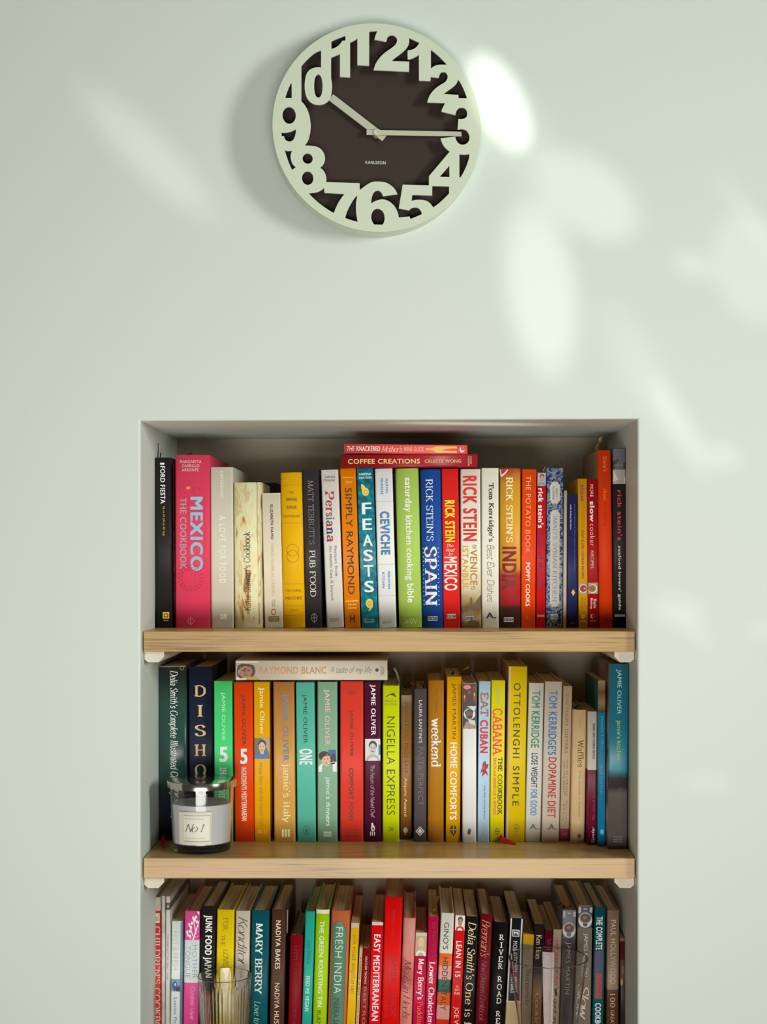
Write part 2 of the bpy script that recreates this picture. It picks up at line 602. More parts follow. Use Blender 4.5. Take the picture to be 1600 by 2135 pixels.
# ------------------------------------------------------------------ shelves
SF = 0.015                                     # shelves sit this far inside the wall face
OAK = oak('oak_veneer', (166, 134, 86), (106, 80, 47), 1.6, 0.32)
ZS = [CZ - (y - VY) * (CD + SF) / F for y in (1316, 1789, 2262)]
ST = 43 * (CD + SF) / F
SHELF_LABEL = ['oak shelf with square front edge, topmost in the white alcove',
               'oak shelf in the middle of the alcove carrying the white candle',
               'oak shelf lowest in the alcove carrying the two drinking glasses']
for k, z in enumerate(ZS):
    s = box('oak_shelf', NX0 + 0.0015, NX1 - 0.0015, SF, ND - 0.002, z - ST, z, OAK, bevel=0.0016)
    tag(s, SHELF_LABEL[k], 'shelf', 'oak shelves in the alcove')
    if k < 2:
        for side in (0, 1):
            bm = bmesh.new()
            w, h = 0.030, 0.0165
            pr = [(0, 0), (w, 0), (w, -h * 0.45), (w * 0.72, -h), (0.006, -h), (0, -h * 0.7)]
            a, b = [], []
            for x, zz in pr:
                X = NX0 + 0.0012 + x if side == 0 else NX1 - 0.0012 - x
                a.append(bm.verts.new((X, 0.026, z - ST - 0.0003 + zz)))
                b.append(bm.verts.new((X, ND - 0.004, z - ST - 0.0003 + zz)))
            bm.faces.new(a)
            bm.faces.new(b)
            for q in range(len(pr)):
                r_ = (q + 1) % len(pr)
                bm.faces.new((a[q], a[r_], b[r_], b[q]))
            bmesh.ops.recalc_face_normals(bm, faces=bm.faces)
            o = obj('shelf_batten', bm, mat((196, 188, 174), 0.5))
            which = ('top', 'middle')[k]
            near = (('above the dark green jacketed book', 'above the tall teal and grey book'),
                    ('above the red and white spine', 'above the brown and tan spine'))[k][side]
            tag(o, 'white painted batten under the %s oak shelf, %s' % (which, near), 'batten', 'white battens under the shelves')

# ------------------------------------------------------------------ the clock
def clock():
    th = 0.036
    ks = (CD - th) / F
    cx, cy = 785.5, 266.5
    R = 218 * ks
    c3 = on_wall(cx, cy, -th)
    yaw = math.radians(6)
    root = empty('wall_clock', (c3.x - 0.0006, -0.0175, c3.z), (math.radians(-0.6), 0, yaw))
    tag(root, 'round white wall clock with cut-out numerals over a dark brown dial', 'clock')
    yf = -th + 0.017                                   # local depth of the plate front
    S = 6.9565
    OFF = {'TL': (560, 40), 'TR': (780, 40), 'BL': (560, 270), 'BR': (780, 270)}

    def tr(txt):
        out, q = [], None
        for tok in txt.split():
            if tok in OFF:
                q = OFF[tok]
                continue
            a, b = tok.split(',')
            out.append(((q[0] + float(a) / S - cx) * ks, -(q[1] + float(b) / S - cy) * ks))
        return rounded(out)

    def rounded(p):
        """Ease the traced outline into curves, keeping its sharp corners."""
        n = len(p)
        P = [Vector(q) for q in p]

        def turn(i):
            a, b = P[i] - P[i - 1], P[(i + 1) % n] - P[i]
            return a.angle(b, 0.0)
        corner = [turn(i) > math.radians(38.3) for i in range(n)]
        out = []
        for i in range(n):
            j = (i + 1) % n
            out.append(P[i])
            if corner[i] and corner[j]:
                continue
            seg = (P[j] - P[i]).length
            t0 = (P[j] - P[i]) if corner[i] else (P[j] - P[i - 1]).normalized() * seg
            t1 = (P[j] - P[i]) if corner[j] else (P[(j + 1) % n] - P[i]).normalized() * seg
            if corner[i]:
                t0 = (P[j] - P[i]) * 2 - t1
            if corner[j]:
                t1 = (P[j] - P[i]) * 2 - t0
            for k in range(1, 5):
                t = k / 5
                h = (2 * t ** 3 - 3 * t * t + 1, t ** 3 - 2 * t * t + t, -2 * t ** 3 + 3 * t * t, t ** 3 - t * t)
                out.append(P[i] * h[0] + t0 * h[1] + P[j] * h[2] + t1 * h[3])
        return [(v.x, v.y) for v in out]

    def ell(q, x, y, rx, ry, n=28, p=2.0):
        out = []
        for i in range(n):
            a = 2 * math.pi * i / n
            c, s = math.cos(a), math.sin(a)
            out.append(((OFF[q][0] + (x + rx * math.copysign(abs(c) ** (2 / p), c)) / S - cx) * ks,
                        -(OFF[q][1] + (y + ry * math.copysign(abs(s) ** (2 / p), s)) / S - cy) * ks))
        return out

    centre = tr('TL 1450,180 1570,170 1545,225 1525,300 TR 10,298 160,322 175,300 182,265 205,237 250,223 295,237 320,268 325,300 315,335 290,370 240,412 180,455 '
                '120,505 70,560 25,625 5,668 -18,742 500,745 503,600 245,598 285,560 350,510 420,450 470,395 495,345 503,300 500,250 650,318 638,342 600,388 550,418 485,435 '
                '480,445 480,560 495,568 570,540 645,492 645,862 655,872 803,872 815,862 815,810 925,820 940,805 946,778 962,750 985,736 1010,732 1045,746 1063,778 1065,810 1050,850 '
                '1015,888 960,922 900,966 850,1015 800,1085 775,1148 765,1187 1030,1188 1000,1240 973,1302 980,1315 1180,1356 1188,1318 1202,1285 1230,1256 1275,1245 1320,1258 1347,1295 '
                '1353,1340 1335,1385 1300,1406 1260,1412 1223,1412 1212,1568 1250,1561 1290,1560 1335,1574 BR 1360,0 1382,45 1387,85 1375,130 1340,170 1290,188 1245,180 1210,153 1187,112 1178,74 '
                '960,102 975,150 1005,210 1048,258 1095,292 790,660 788,795 405,795 348,1142 500,1168 517,1147 547,1130 590,1122 630,1130 660,1155 677,1185 682,1220 520,1292 503,1256 345,1275 '
                '343,1245 333,1205 308,1148 268,1092 210,1045 155,1023 105,1017 58,1025 5,1046 BL 1475,1080 1478,1040 1490,980 1510,930 1538,902 BR 45,890 80,905 104,935 118,972 328,937 322,920 290,863 240,815 170,775 '
                '105,762 50,760 BL 1520,763 1465,780 1400,820 1345,862 1312,888 1308,790 830,788 828,765 825,710 805,655 775,612 735,582 772,548 800,500 808,440 795,380 765,330 720,292 660,274 600,268 518,266 '
                '532,245 565,190 588,110 600,40 TL 603,1600 600,1540 585,1440 555,1350 515,1280 468,1230 468,720 640,540 752,482 752,733 700,728 640,741 588,770 545,822 525,890 515,1000 522,1090 545,1170 590,1230 '
                '650,1265 710,1273 770,1265 830,1235 880,1180 903,1100 912,1000 906,930 898,880 898,580 940,562 1025,523 1025,856 1172,857 1172,350 1225,325 1278,287 1278,678 1448,678')
    holes = [centre,
             tr('TL 900,350 960,315 1105,255 1105,325 1060,330 1040,360 1000,405 950,437 903,455'),
             ell('TL', 712, 1000, 60, 168, 32, 2.3), tr('TL 328,965 328,1187 235,1187 262,1105 298,1012'), ell('TL', 292, 1438, 95, 122),
             tr('BL 180,88 215,92 270,85 330,65 390,35 385,90 370,150 345,195 310,214 280,214 245,200 225,165 218,140 185,140'),
             tr('BL 228,347 280,352 338,347 318,390 312,440 325,500 350,550 388,582 335,625 290,530 255,430'),
             ell('BL', 558, 455, 73, 75), ell('BL', 558, 738, 82, 98),
             tr('BL 572,957 640,947 700,935 750,908 795,872 800,945 1090,955 1040,1018 990,1100 935,1232 830,1172 700,1078'),
             tr('BL 1278,970 1262,1040 1255,1130 1262,1250 1282,1352 1200,1333 1100,1302 1130,1200 1185,1090 1235,1010'),
             tr('BL 1478,1290 1485,1230 1510,1182 1540,1160 BR 45,1155 90,1170 125,1210 141,1270 137,1330 110,1385 BL 1520,1385 1493,1345'),
             tr('TR 820,412 940,508 1055,625 1000,625 930,630 870,652 820,690'),
             tr('TR 1222,835 1288,945 1350,1105 1225,1107 1225,1060 1005,1055 1060,1010 1130,960 1190,902'),
             tr('BR 1238,328 1310,332 1388,322 1363,432 1312,560 1250,668 1237,665'),
             tr('BR 1090,500 1090,665 948,665'),
             tr('BR 838,803 1085,803 1085,905 1030,962 940,1048 850,1116 820,1072 780,1036 720,1013 650,1008 590,1013 535,1030 545,942 835,942')]
    cu = bpy.data.curves.new('plate', 'CURVE')
    cu.dimensions = '2D'
    cu.fill_mode = 'BOTH'
    cu.extrude = 0.0014
    n = 160
    for pts in [[(R * math.cos(2 * math.pi * i / n), R * math.sin(2 * math.pi * i / n)) for i in range(n)]] + holes:
        sp = cu.splines.new('POLY')
        sp.points.add(len(pts) - 1)
        for p, (x, y) in zip(sp.points, pts):
            p.co = (x, y, 0, 1)
        sp.use_cyclic_u = True
    co = bpy.data.objects.new('plate', cu)
    COL.objects.link(co)
    dg = bpy.context.evaluated_depsgraph_get()
    dg.update()
    me = bpy.data.meshes.new_from_object(co.evaluated_get(dg))
    bpy.data.objects.remove(co)
    me.transform(Matrix.Rotation(math.pi / 2, 4, 'X'))
    me.name = 'numeral_plate'
    white = mat((188, 195, 176), 0.35)
    me.materials.clear()
    me.materials.append(white)
    pl = bpy.data.objects.new('numeral_plate', me)
    COL.objects.link(pl)
    pl.parent = root
    pl.location = (0, yf + 0.0014, 0)
    # rim: a short drum behind the plate
    bm = bmesh.new()
    lathe(bm, [(R - 0.006, 0.0172), (R - 0.0005, 0.0172), (R, 0.0165), (R, yf + 0.0015), (R - 0.0008, yf + 0.0004), (R - 0.006, yf + 0.0028)], 160, close=False)
    for v in bm.verts:
        v.co = Vector((v.co.x, v.co.z, v.co.y))
    bmesh.ops.recalc_face_normals(bm, faces=bm.faces)
    obj('rim', bm, white, root, True)
    bm = bmesh.new()
    lathe(bm, [(R - 0.004, 0.004), (R - 0.004, 0.0)], 128)
    for v in bm.verts:
        v.co = Vector((v.co.x, v.co.z, v.co.y))
    bmesh.ops.recalc_face_normals(bm, faces=bm.faces)
    o = obj('dial', bm, mat((62, 52, 46), 0.75, spec=0.15, g=1.05), root)
    o['label'] = 'dark brown dial disc'

    def pt(px, py, y):
        return ((px - cx) * ks, y, -(py - cy) * ks)

    def plate_poly(name, pts, y, t, m, lab):
        bm = bmesh.new()
        a = [bm.verts.new(pt(px, py, y)) for px, py in pts]
        b = [bm.verts.new(pt(px, py, y + t)) for px, py in pts]
        bm.faces.new(a)
        bm.faces.new(b)
        for i in range(len(a)):
            j = (i + 1) % len(a)
            bm.faces.new((a[i], a[j], b[j], b[i]))
        bmesh.ops.recalc_face_normals(bm, faces=bm.faces)
        o = obj(name, bm, m, root)
        o['label'] = lab
    hand = mat((172, 171, 154), 0.4)
    h0, h1 = Vector((694, 197)), Vector((801.5, 284))
    dr = (h1 - h0).normalized()
    nn = Vector((-dr.y, dr.x)) * 8
    h0 = Vector((689, 201))
    plate_poly('hour_hand', [tuple(h0 + nn), tuple(h0 - nn), tuple(h1 - nn * 0.95), tuple(h1 + nn * 0.95)], -0.0085, 0.0012, hand, 'grey-white hour hand pointing at ten')
    plate_poly('minute_hand', [(763.5, 268.6), (964, 266.4), (964, 276.4), (763.5, 279.2)], -0.0115, 0.0012, hand, 'grey-white minute hand pointing at three')
    bm = bmesh.new()
    lathe(bm, [(0.0056, 0), (0.0056, -0.0125), (0.005, -0.0135), (0.0028, -0.0135), (0.0026, -0.0128)], 32)
    for v in bm.verts:
        v.co = Vector((v.co.x + (785.3 - cx) * ks, v.co.z, v.co.y - (273.5 - cy) * ks))
    bmesh.ops.recalc_face_normals(bm, faces=bm.faces)
    obj('centre_cap', bm, mat((205, 200, 180), 0.3, 0.3), root, False)
    decal('maker_lettering', lambda u, y, l: pt(762 + 43 * u, y, -0.0001 - l * LIFT), [('t', (176, 182, 180), 'bold', 'KARLSSON', 'h', 0, 1, 329, 335.5)], root)


clock()

# ------------------------------------------------------------------ books
def pages_mat():
    m, nt, b = nodes_of('paper_edges', 0.8)
    tc = nt.nodes.new('ShaderNodeTexCoord')
    mp = nt.nodes.new('ShaderNodeMapping')
    mp.inputs['Scale'].default_value = (900, 3, 3)
    n = nt.nodes.new('ShaderNodeTexNoise')
    n.inputs['Scale'].default_value = 1
    n.inputs['Detail'].default_value = 2
    r = ramp(nt, [(0.3, (176, 160, 132)), (0.7, (222, 210, 186))])
    nt.links.new(tc.outputs['Object'], mp.inputs['Vector'])
    nt.links.new(mp.outputs['Vector'], n.inputs['Vector'])
    nt.links.new(n.outputs['Fac'], r.inputs['Fac'])
    nt.links.new(r.outputs['Color'], b.inputs['Base Color'])
    return m


PAGES = pages_mat()
PARTNAME = {'t': 'title_lettering', 'a': 'author_lettering', 's': 'subtitle_lettering', 'p': 'publisher_mark', 'm': 'marking'}
ROW = ['cookbooks on the top shelf', 'cookbooks on the middle shelf', 'cookbooks on the bottom shelf']
YB = [1309, 1754, 2135]
DEF_D = [0.12, 0.142, 0.13]


def ku(d):
    return (CD + d) / F


def spine_y(x, w, bulge, r):
    y = -bulge * (1 - (2 * x / w) ** 2)
    e = w / 2 - abs(x)
    if e < r:
        y += r - math.sqrt(max(0.0, r * r - (r - e) ** 2))
    return y


class Book:
    def bend(self, bm):
        """Lay flat print round the curve of the spine."""
        w = self.w
        if self.bulge > 0.001:
            for i in range(1, 12):
                bmesh.ops.bisect_plane(bm, geom=list(bm.verts) + list(bm.edges) + list(bm.faces), dist=1e-7, plane_co=((i / 12 - 0.5) * w, 0, 0), plane_no=(1, 0, 0))
        for s in (-1, 1):
            for f in (1.0, 0.6, 0.3, 0.12):
                bmesh.ops.bisect_plane(bm, geom=list(bm.verts) + list(bm.edges) + list(bm.faces), dist=1e-7, plane_co=(s * (w / 2 - f * self.r), 0, 0), plane_no=(1, 0, 0))
        for v in bm.verts:
            v.co.y += spine_y(v.co.x, w, self.bulge, self.r)


LAST = {}


def make_book(name, loc, rot, w, h, dep, kind, m, label, group):
    """A bound book standing on its tail: spine centre foot at the origin, body running back along +y."""
    bk = Book()
    hard = kind[0] == 'h'
    t = min(0.0026 if hard else 0.0007, w * 0.18)
    bulge = {'hr': min(0.0045, w * 0.14), 'hf': 0.0006, 'pb': 0.0003}[kind]
    r = min(0.0022 if hard else 0.0009, w * 0.2)
    root = empty(name, loc, rot)
    tag(root, label, 'book', group)
    bk.root, bk.w, bk.h, bk.bulge, bk.r = root, w, h, bulge, r
    n = 14
    xs = [-w / 2 * math.cos(math.pi * i / n) for i in range(n + 1)]
    outer = [(-w / 2, dep)] + [(x, spine_y(x, w, bulge, r)) for x in xs] + [(w / 2, dep)]
    inner = [(-w / 2 + t, dep)] + [(max(-w / 2 + t, min(w / 2 - t, x)), max(spine_y(x, w, bulge, r), -bulge) + t) for x in xs] + [(w / 2 - t, dep)]
    bm = bmesh.new()
    cols = [[bm.verts.new((x, y, z)) for x, y in pts] for pts in (outer, inner) for z in (0, h)]
    o0, o1, i0, i1 = cols
    for k in range(len(outer) - 1):
        bm.faces.new((o0[k], o0[k + 1], o1[k + 1], o1[k]))
        bm.faces.new((i0[k], i1[k], i1[k + 1], i0[k + 1]))
        bm.faces.new((o1[k], o1[k + 1], i1[k + 1], i1[k]))
        bm.faces.new((o0[k], i0[k], i0[k + 1], o0[k + 1]))
    for k in (0, -1):
        bm.faces.new((o0[k], o1[k], i1[k], i0[k]))
    bmesh.ops.recalc_face_normals(bm, faces=bm.faces)
    for f in bm.faces:
        f.smooth = abs(f.normal.z) < 0.5
    bk.cover = obj('cover', bm, m, root)
    ov = 0.0028 if hard else 0.0004
    pt_ = min(t, w / 2 - 0.0006)
    bm = bmesh.new()
    add_box(bm, -w / 2 + pt_ + 1e-4, w / 2 - pt_ - 1e-4, 0.004 + bulge, dep - ov, ov, h - ov)
    bk.pages = obj('page_block', bm, PAGES, root)
    return bk


def book(row, kind, q, m, label, prints=(), decals=(), d=None, dep=0.19, yaw=0, yb=None, behind=False, side=None):
    """q: pixels of the spine: x of its two edges at the head, y of the head, x of its two edges at the foot (row 3: at the frame's lower edge)."""
    xl, xr, yt, bl, br = q
    yb = yb or YB[row]
    zs = ZS[row]
    if d is None:
        d = DEF_D[row] if row != 1 or yb == YB[1] else F * (CZ - zs) / (yb - VY) - CD
    k = ku(d)
    dep = min(dep, ND - 0.004 - d)
    zt = CZ - (yt - VY) * k
    xt = ((xl + xr) / 2 - VX) * k
    xb = ((bl + br) / 2 - VX) * k
    zb = CZ - (yb - VY) * k
    lean = math.atan2(xt - xb, zt - zb)
    xs = xt - (zt - zs) * math.tan(lean)
    w = ((xr - xl) + (br - bl)) / 2 * k * math.cos(lean) - 0.0004
    lift = abs(math.sin(lean)) * w / 2 + 0.0001
    h = (zt - zs - lift) / math.cos(lean)
    if not behind:                                 # keep neighbours from pressing into each other
        tl = math.tan(lean)
        if row in LAST:
            px_, pw, pt, ph = LAST[row]
            o = max(px_ + pw / 2 + pt * z - (xs - w / 2 + tl * z) for z in (0, min(h, ph))) + 0.0003
            if o > 0:
                w -= o
                xs += o / 2
        LAST[row] = (xs, w, tl, h)
    if isinstance(m, tuple):
        m = mat(m, 0.46 if kind != 'hr' else 0.52, spec=0.18)
    bk = make_book('paperback_book' if kind == 'pb' else 'hardback_book', (xs, d, zs + lift), (0, lean, math.radians(yaw)), w, h, dep, kind, m, label, ROW[row])
    bk.d, bk.dep = d, dep
    if side:                                       # the front board's own colour, seen where the neighbours are shorter
        me = bk.cover.data
        me.materials.append(side if not isinstance(side, tuple) else mat(side, 0.5))
        for p in me.polygons:
            if p.normal.x < -0.9 and p.center.x < -w * 0.49:
                p.material_index = 1

    def map2(u, y, l):
        x = (u - 0.5) * w
        z = (CZ - (y - VY) * k - zs - lift) / math.cos(lean)
        return (x, -l * LIFT, min(max(z, 0.0005), h - 0.0002))
    bk.map2 = map2
    do_prints(bk, prints)
    for nm, items in decals:
        decal(nm, map2, items, bk.root, bend=bk.bend)
    return bk


def do_prints(bk, prints):
    """prints: (part, colour, style, words, way, u0, u1, y0, y1)"""
    for p in prints:
        part, c, style, words_, way, u0, u1, y0, y1 = p
        bm = bmesh.new()
        print_text(bm, bk.map2, words_, style, way, u0, u1, y0, y1, 0, 3)
        bk.bend(bm)
        obj(PARTNAME[part], bm, mat(c, 0.5), bk.root)


def z3(y, top):
    """Height fraction on a bottom-shelf spine of a pixel row."""
    return (2207.6 - y) / (2207.6 - top)


def lying(px0, px1, yt0, yb0, slope, d, dep, kind, m, label, row, z_base=None):
    """A book lying flat with its spine to the room; slope: pixels it drops from one end to the other."""
    k = ku(d)
    L = (px1 - px0) * k
    w = (yb0 - yt0) * k
    x0 = (px0 - VX) * k
    z0 = CZ - ((yb0 + yt0) / 2 - VY) * k
    # foot of the book at the larger x, head at the smaller one
    ang = math.atan2(slope, px1 - px0)
    root_loc = (x0 + L, d, z0 - slope * k)
    bk = make_book('paperback_book' if kind == 'pb' else 'hardback_book', root_loc, (0, -math.pi / 2 + ang, 0), w, L / math.cos(ang), dep, kind, m, label, ROW[row])

    def map2(u, x, l):
        # u: 0 at the under side .. 1 at the upper side; x: pixel column
        xx = (u - 0.5) * w
        return (xx, -l * LIFT, (px1 - x) * k)
    bk.map2 = map2
    return bk


def strip(name, pts, width, m, parent, world=True):
    """A limp ribbon or paper flag: points of its middle line (world), each with the direction of its width."""
    bm = bmesh.new()
    a = []
    for p, wd in pts:
        p, wd = Vector(p), Vector(wd).normalized() * width / 2
        a.append((bm.verts.new(p - wd), bm.verts.new(p + wd)))
    for i in range(len(a) - 1):
        bm.faces.new((a[i][0], a[i][1], a[i + 1][1], a[i + 1][0]))
    r = bmesh.ops.solidify(bm, geom=list(bm.faces), thickness=0.0003)
    o = obj(name, bm, m, None)
    bpy.context.view_layer.update()
    o.parent = parent
    o.matrix_parent_inverse = parent.matrix_world.inverted()
    return o


def face(u0, u1, y0, y1, bg, hair, skin, shirt, extra=()):
    """A small printed portrait."""
    W, H = u1 - u0, y1 - y0
    return [('r', bg, u0, u1, y0, y1)] + list(extra) + [
        ('o', hair, u0 + W * .25, u0 + W * .78, y0 + H * .08, y0 + H * .50),
        ('p', shirt, [(u0 + W * .04, y1), (u0 + W * .14, y0 + H * .80), (u0 + W * .40, y0 + H * .70), (u0 + W * .64, y0 + H * .70), (u0 + W * .88, y0 + H * .80), (u0 + W * .98, y1)]),
        ('p', skin, [(u0 + W * .40, y0 + H * .76), (u0 + W * .40, y0 + H * .55), (u0 + W * .64, y0 + H * .55), (u0 + W * .64, y0 + H * .76)]),
        ('o', skin, u0 + W * .29, u0 + W * .73, y0 + H * .2, y0 + H * .68),
        ('o', hair, u0 + W * .37, u0 + W * .45, y0 + H * .38, y0 + H * .42), ('o', hair, u0 + W * .57, u0 + W * .65, y0 + H * .38, y0 + H * .42),
        ('o', (120, 60, 52), u0 + W * .42, u0 + W * .60, y0 + H * .55, y0 + H * .59)]


def bbc(u0, u1, y0, y1, pale=(226, 226, 220), ink=(40, 36, 36), bare=False):
    W = (u1 - u0) / 3
    it = [] if bare else [('r', pale, u0, u1, y0, y1)]
    for i, c in enumerate('BBC'):
        a = u0 + W * i
        my = (y1 - y0) * .16
        it.append(('r', pale if bare else ink, a + W * .08, a + W * .92, y0 + my, y1 - my))
        it.append(('t', ink if bare else pale, 'bold', c, 'h', a + W * .28, a + W * .72, y0 + my * 2, y1 - my * 2))
    return it


def globe(c, u0, u1, y0, y1):
    uc, yc = (u0 + u1) / 2, (y0 + y1) / 2
    a, b = (u1 - u0) * .05, (y1 - y0) * .05
    return [('ring', c, u0, u1, y0, y1, .18), ('r', c, uc - a, uc + a, y0, y1 + (y1 - y0) * .12), ('r', c, u0, u1, yc - b, yc + b)]


def badge(c, u0, u1, y0, y1, s='k'):
    W, H = u1 - u0, y1 - y0
    return [('ring', c, u0, u1, y0, y1, .14), ('t', c, 'serifb', s, 'h', u0 + W * .32, u0 + W * .7, y0 + H * .22, y1 - H * .24)]

W_, K_ = (226, 226, 220), (34, 30, 30)
# ---------------------------------------------------------------- top shelf
b = book(0, 'hf', (323, 356, 954, 326.5, 359.5), (34, 31, 32), 'thin black hardback against the white alcove side, white and yellow spine lettering', [
    ('m', W_, 'bold', 'I', 'd', .33, .6, 965, 969), ('t', W_, 'bold', 'FORD FIESTA', 'd', .33, .64, 972, 1050),
    ('s', (215, 180, 40), 'wide', "96 to 02 (N to 52 reg)", 'd', .44, .60, 1056, 1117)],
    [('publisher_mark', [('r', (230, 190, 50), .40, .82, 1276, 1290), ('r', (150, 30, 30), .47, .75, 1279, 1287), ('o', (235, 200, 90), .52, .7, 1280.5, 1285.5), ('r', (120, 116, 112), .44, .78, 1292.5, 1295)])], dep=.2)
for k_, (px, py, top, cc) in enumerate(((329, 955, 924, (150, 40, 70)), (334, 956, 932, (225, 120, 140)))):
    strip('ribbon_bookmark', [(on_wall(px, py + 6, .126), (1, 0, .0)), (on_wall(px + 1, (py + top) / 2, .126), (1, 0, .1)), (on_wall(px + 1, top, .127), (1, 0, .1))], .0016, mat(cc), b.root)
b = book(0, 'hf', (357, 363, 968, 360, 366), mottle([(.4, (30, 26, 28)), (.6, (110, 40, 50))], 90), 'very thin dark magazine squeezed between the thin black hardback and the thick pink hardback', d=.135)
b = book(0, 'hr', (363, 441, 949, 368, 437), (206, 58, 88), 'thick bright pink hardback with blue capital title and flower ornaments', [
    ('a', (190, 160, 150), 'bold', 'MARGARITA', 'h', .14, .76, 960, 966), ('a', (190, 160, 150), 'bold', 'CARRILLO', 'h', .2, .7, 968.5, 974.5), ('a', (190, 160, 150), 'bold', 'ARRONTE', 'h', .2, .68, 977, 983),
    ('t', (130, 168, 188), 'black', 'MEXICO', 'd', .44, .80, 1036, 1190), ('t', (160, 140, 150), 'bold', 'THE COOKBOOK', 'd', .14, .33, 1038, 1186)],
    [('ornament', [('ring', (178, 36, 66), .1, .6, 1001, 1038, .1), ('ring', (178, 36, 66), .2, .52, 1007, 1030, .15), ('o', (230, 120, 60), .32, .44, 1014, 1021)] +
      [('o', (178, 40, 70), .62 + .11 * math.cos(a * .5), .66 + .11 * math.cos(a * .5), 1023 + 8 * math.sin(a * .5), 1026 + 8 * math.sin(a * .5)) for a in range(13)] +
      [('p', (220, 60, 60) if r_ < 14 else (178, 36, 64), [(.46 + r_ * math.cos(a) / 75, 1206 + r_ * math.sin(a)), (.46 + (r_ + 4) * math.cos(a + .06) / 75, 1206 + (r_ + 4) * math.sin(a + .06)), (.46 + (r_ + 4) * math.cos(a - .06) / 75, 1206 + (r_ + 4) * math.sin(a - .06))])
       for r_ in (6, 12, 18, 24) for a in [j * 2 * math.pi / (8 + r_ // 2) for j in range(8 + r_ // 2)]]),
     ('border', [('o', (150, 30, 56), u, u + .02, y, y + 1.6) for u in (.375, .84) for y in range(1036, 1190, 4)]),
     ('publisher_mark', [('ring', (226, 130, 140), .36, .54, 1288, 1301, .12), ('r', (226, 130, 140), .44, .46, 1286, 1303)])], dep=.22)
strip('ribbon_bookmark', [(on_wall(392, 952, .2), (1, 0, 0)), (on_wall(393, 946, .2), (1, 0, .3)), (on_wall(401, 945, .2), (.5, 0, .8))], .002, mat((60, 60, 66)), b.root)
book(0, 'hf', (437, 487, 974, 440, 487.5), (196, 188, 172), 'pale stone grey hardback with widely spaced paler capital lettering', [
    ('a', (214, 208, 194), 'sans', 'DAYLESFORD', 'd', .43, .57, 982, 1039), ('t', (224, 219, 206), 'wide', 'A LOVE FOR FOOD', 'd', .37, .66, 1075, 1216)],
    [('publisher_mark', [('t', (222, 216, 204), 'black', 'DB', 'h', .42, .68, 1280, 1291)])], dep=.21)
torn = mottle([(.30, (110, 78, 36)), (.40, (176, 136, 78)), (.44, (222, 200, 152)), (.56, (232, 216, 180)), (.60, (206, 176, 124)), (.66, (230, 212, 172)), (.72, (214, 158, 70))], 55, 9, (1.3, 1.3, .3), .75, .5)
b = book(0, 'hr', (487.5, 546, 1006, 490, 549.5), torn, 'tattered cream and gold book with peeling torn spine and dark serif lettering', [
    ('t', (70, 50, 34), 'serif', "Katie Stewart's Cookbook", 'u', .34, .58, 1108, 1273)], dep=.13)
strip('loose_cover_strip', [(on_wall(542, 1009, .1145), (1, 0, .1)), (on_wall(542, 1090, .1145), (1, .1, 0)), (on_wall(544.5, 1190, .1145), (1, -.1, 0)), (on_wall(546.5, 1300, .1145), (1, 0, 0))], .0028, mat((226, 214, 190)), b.root)
book(0, 'hf', (549, 578, 1007, 554, 583), (38, 26, 26), 'dark shadowed book standing behind the small cream paperback', d=.262, dep=.07, behind=True)
book(0, 'pb', (545.5, 584.5, 1028, 551, 591.5), (212, 200, 178), 'small cream paperback with oval emblem and brown label at its foot', [
    ('a', K_, 'bold', 'ELIZABETH DAVID', 'd', .44, .58, 1052, 1125), ('t', (168, 126, 106), 'serift', '. FRENCH PROVINCIAL COOKING', 'd', .42, .58, 1128, 1240),
    ('m', (90, 84, 78), 'sans', 'FOOD', 'd', .52, .6, 1250, 1264), ('m', (90, 84, 78), 'sans', 'COOKERY', 'd', .42, .49, 1250, 1266)],
    [('publisher_mark', [('ring', (140, 36, 36), .37, .62, 1269, 1283, .3), ('r', (104, 78, 50), .22, .78, 1285, 1296), ('t', (190, 170, 140), 'bold', 'COOKERY', 'h', .26, .74, 1287, 1290), ('t', (190, 170, 140), 'bold', 'CLASSIC', 'h', .26, .74, 1291.5, 1294.5)])], d=.118, dep=.13)
brn = (120, 78, 10)
book(0, 'hr', (584.5, 630, 985.5, 592, 637), (232, 164, 4), 'mustard yellow hardback with thin brown rules and two overlapping rings', [
    ('t', brn, 'sans', 'THE', 'h', .4, .6, 1024.5, 1029), ('t', brn, 'bold', 'WINE', 'h', .24, .76, 1038, 1044.5), ('t', brn, 'bold', 'DINE', 'h', .28, .74, 1054.5, 1061), ('t', brn, 'sans', 'DICTIONARY', 'h', .1, .9, 1074, 1079),
    ('a', brn, 'sans', 'VICTORIA', 'h', .14, .86, 1229, 1234), ('a', brn, 'bold', 'MOORE', 'h', .12, .88, 1244, 1250), ('p', brn, 'thin', 'GRANTA', 'h', .32, .7, 1270, 1274)],
    [('rule', [('r', (150, 100, 10), .02, .98, y, y + .7)]) for y in (1011.5, 1090, 1217, 1262, 1282.5)] +
    [('ornament', [('ring', brn, .22, .78, 1134, 1160, .06), ('ring', brn, .22, .78, 1147, 1173, .06)])])
book(0, 'hf', (630, 665, 977, 638, 672), (50, 46, 48), 'charcoal hardback with pale grey and white serif capitals, beside the mustard yellow hardback', [
    ('a', (140, 134, 130), 'serift', "MATT TEBBUTT'S", 'd', .32, .66, 1002, 1135), ('t', (214, 208, 200), 'serif', 'PUB FOOD', 'd', .32, .68, 1147, 1244)], [('publisher_mark', globe((130, 126, 122), .34, .72, 1279, 1297))])
red_, nav_ = (150, 34, 44), (34, 44, 70)
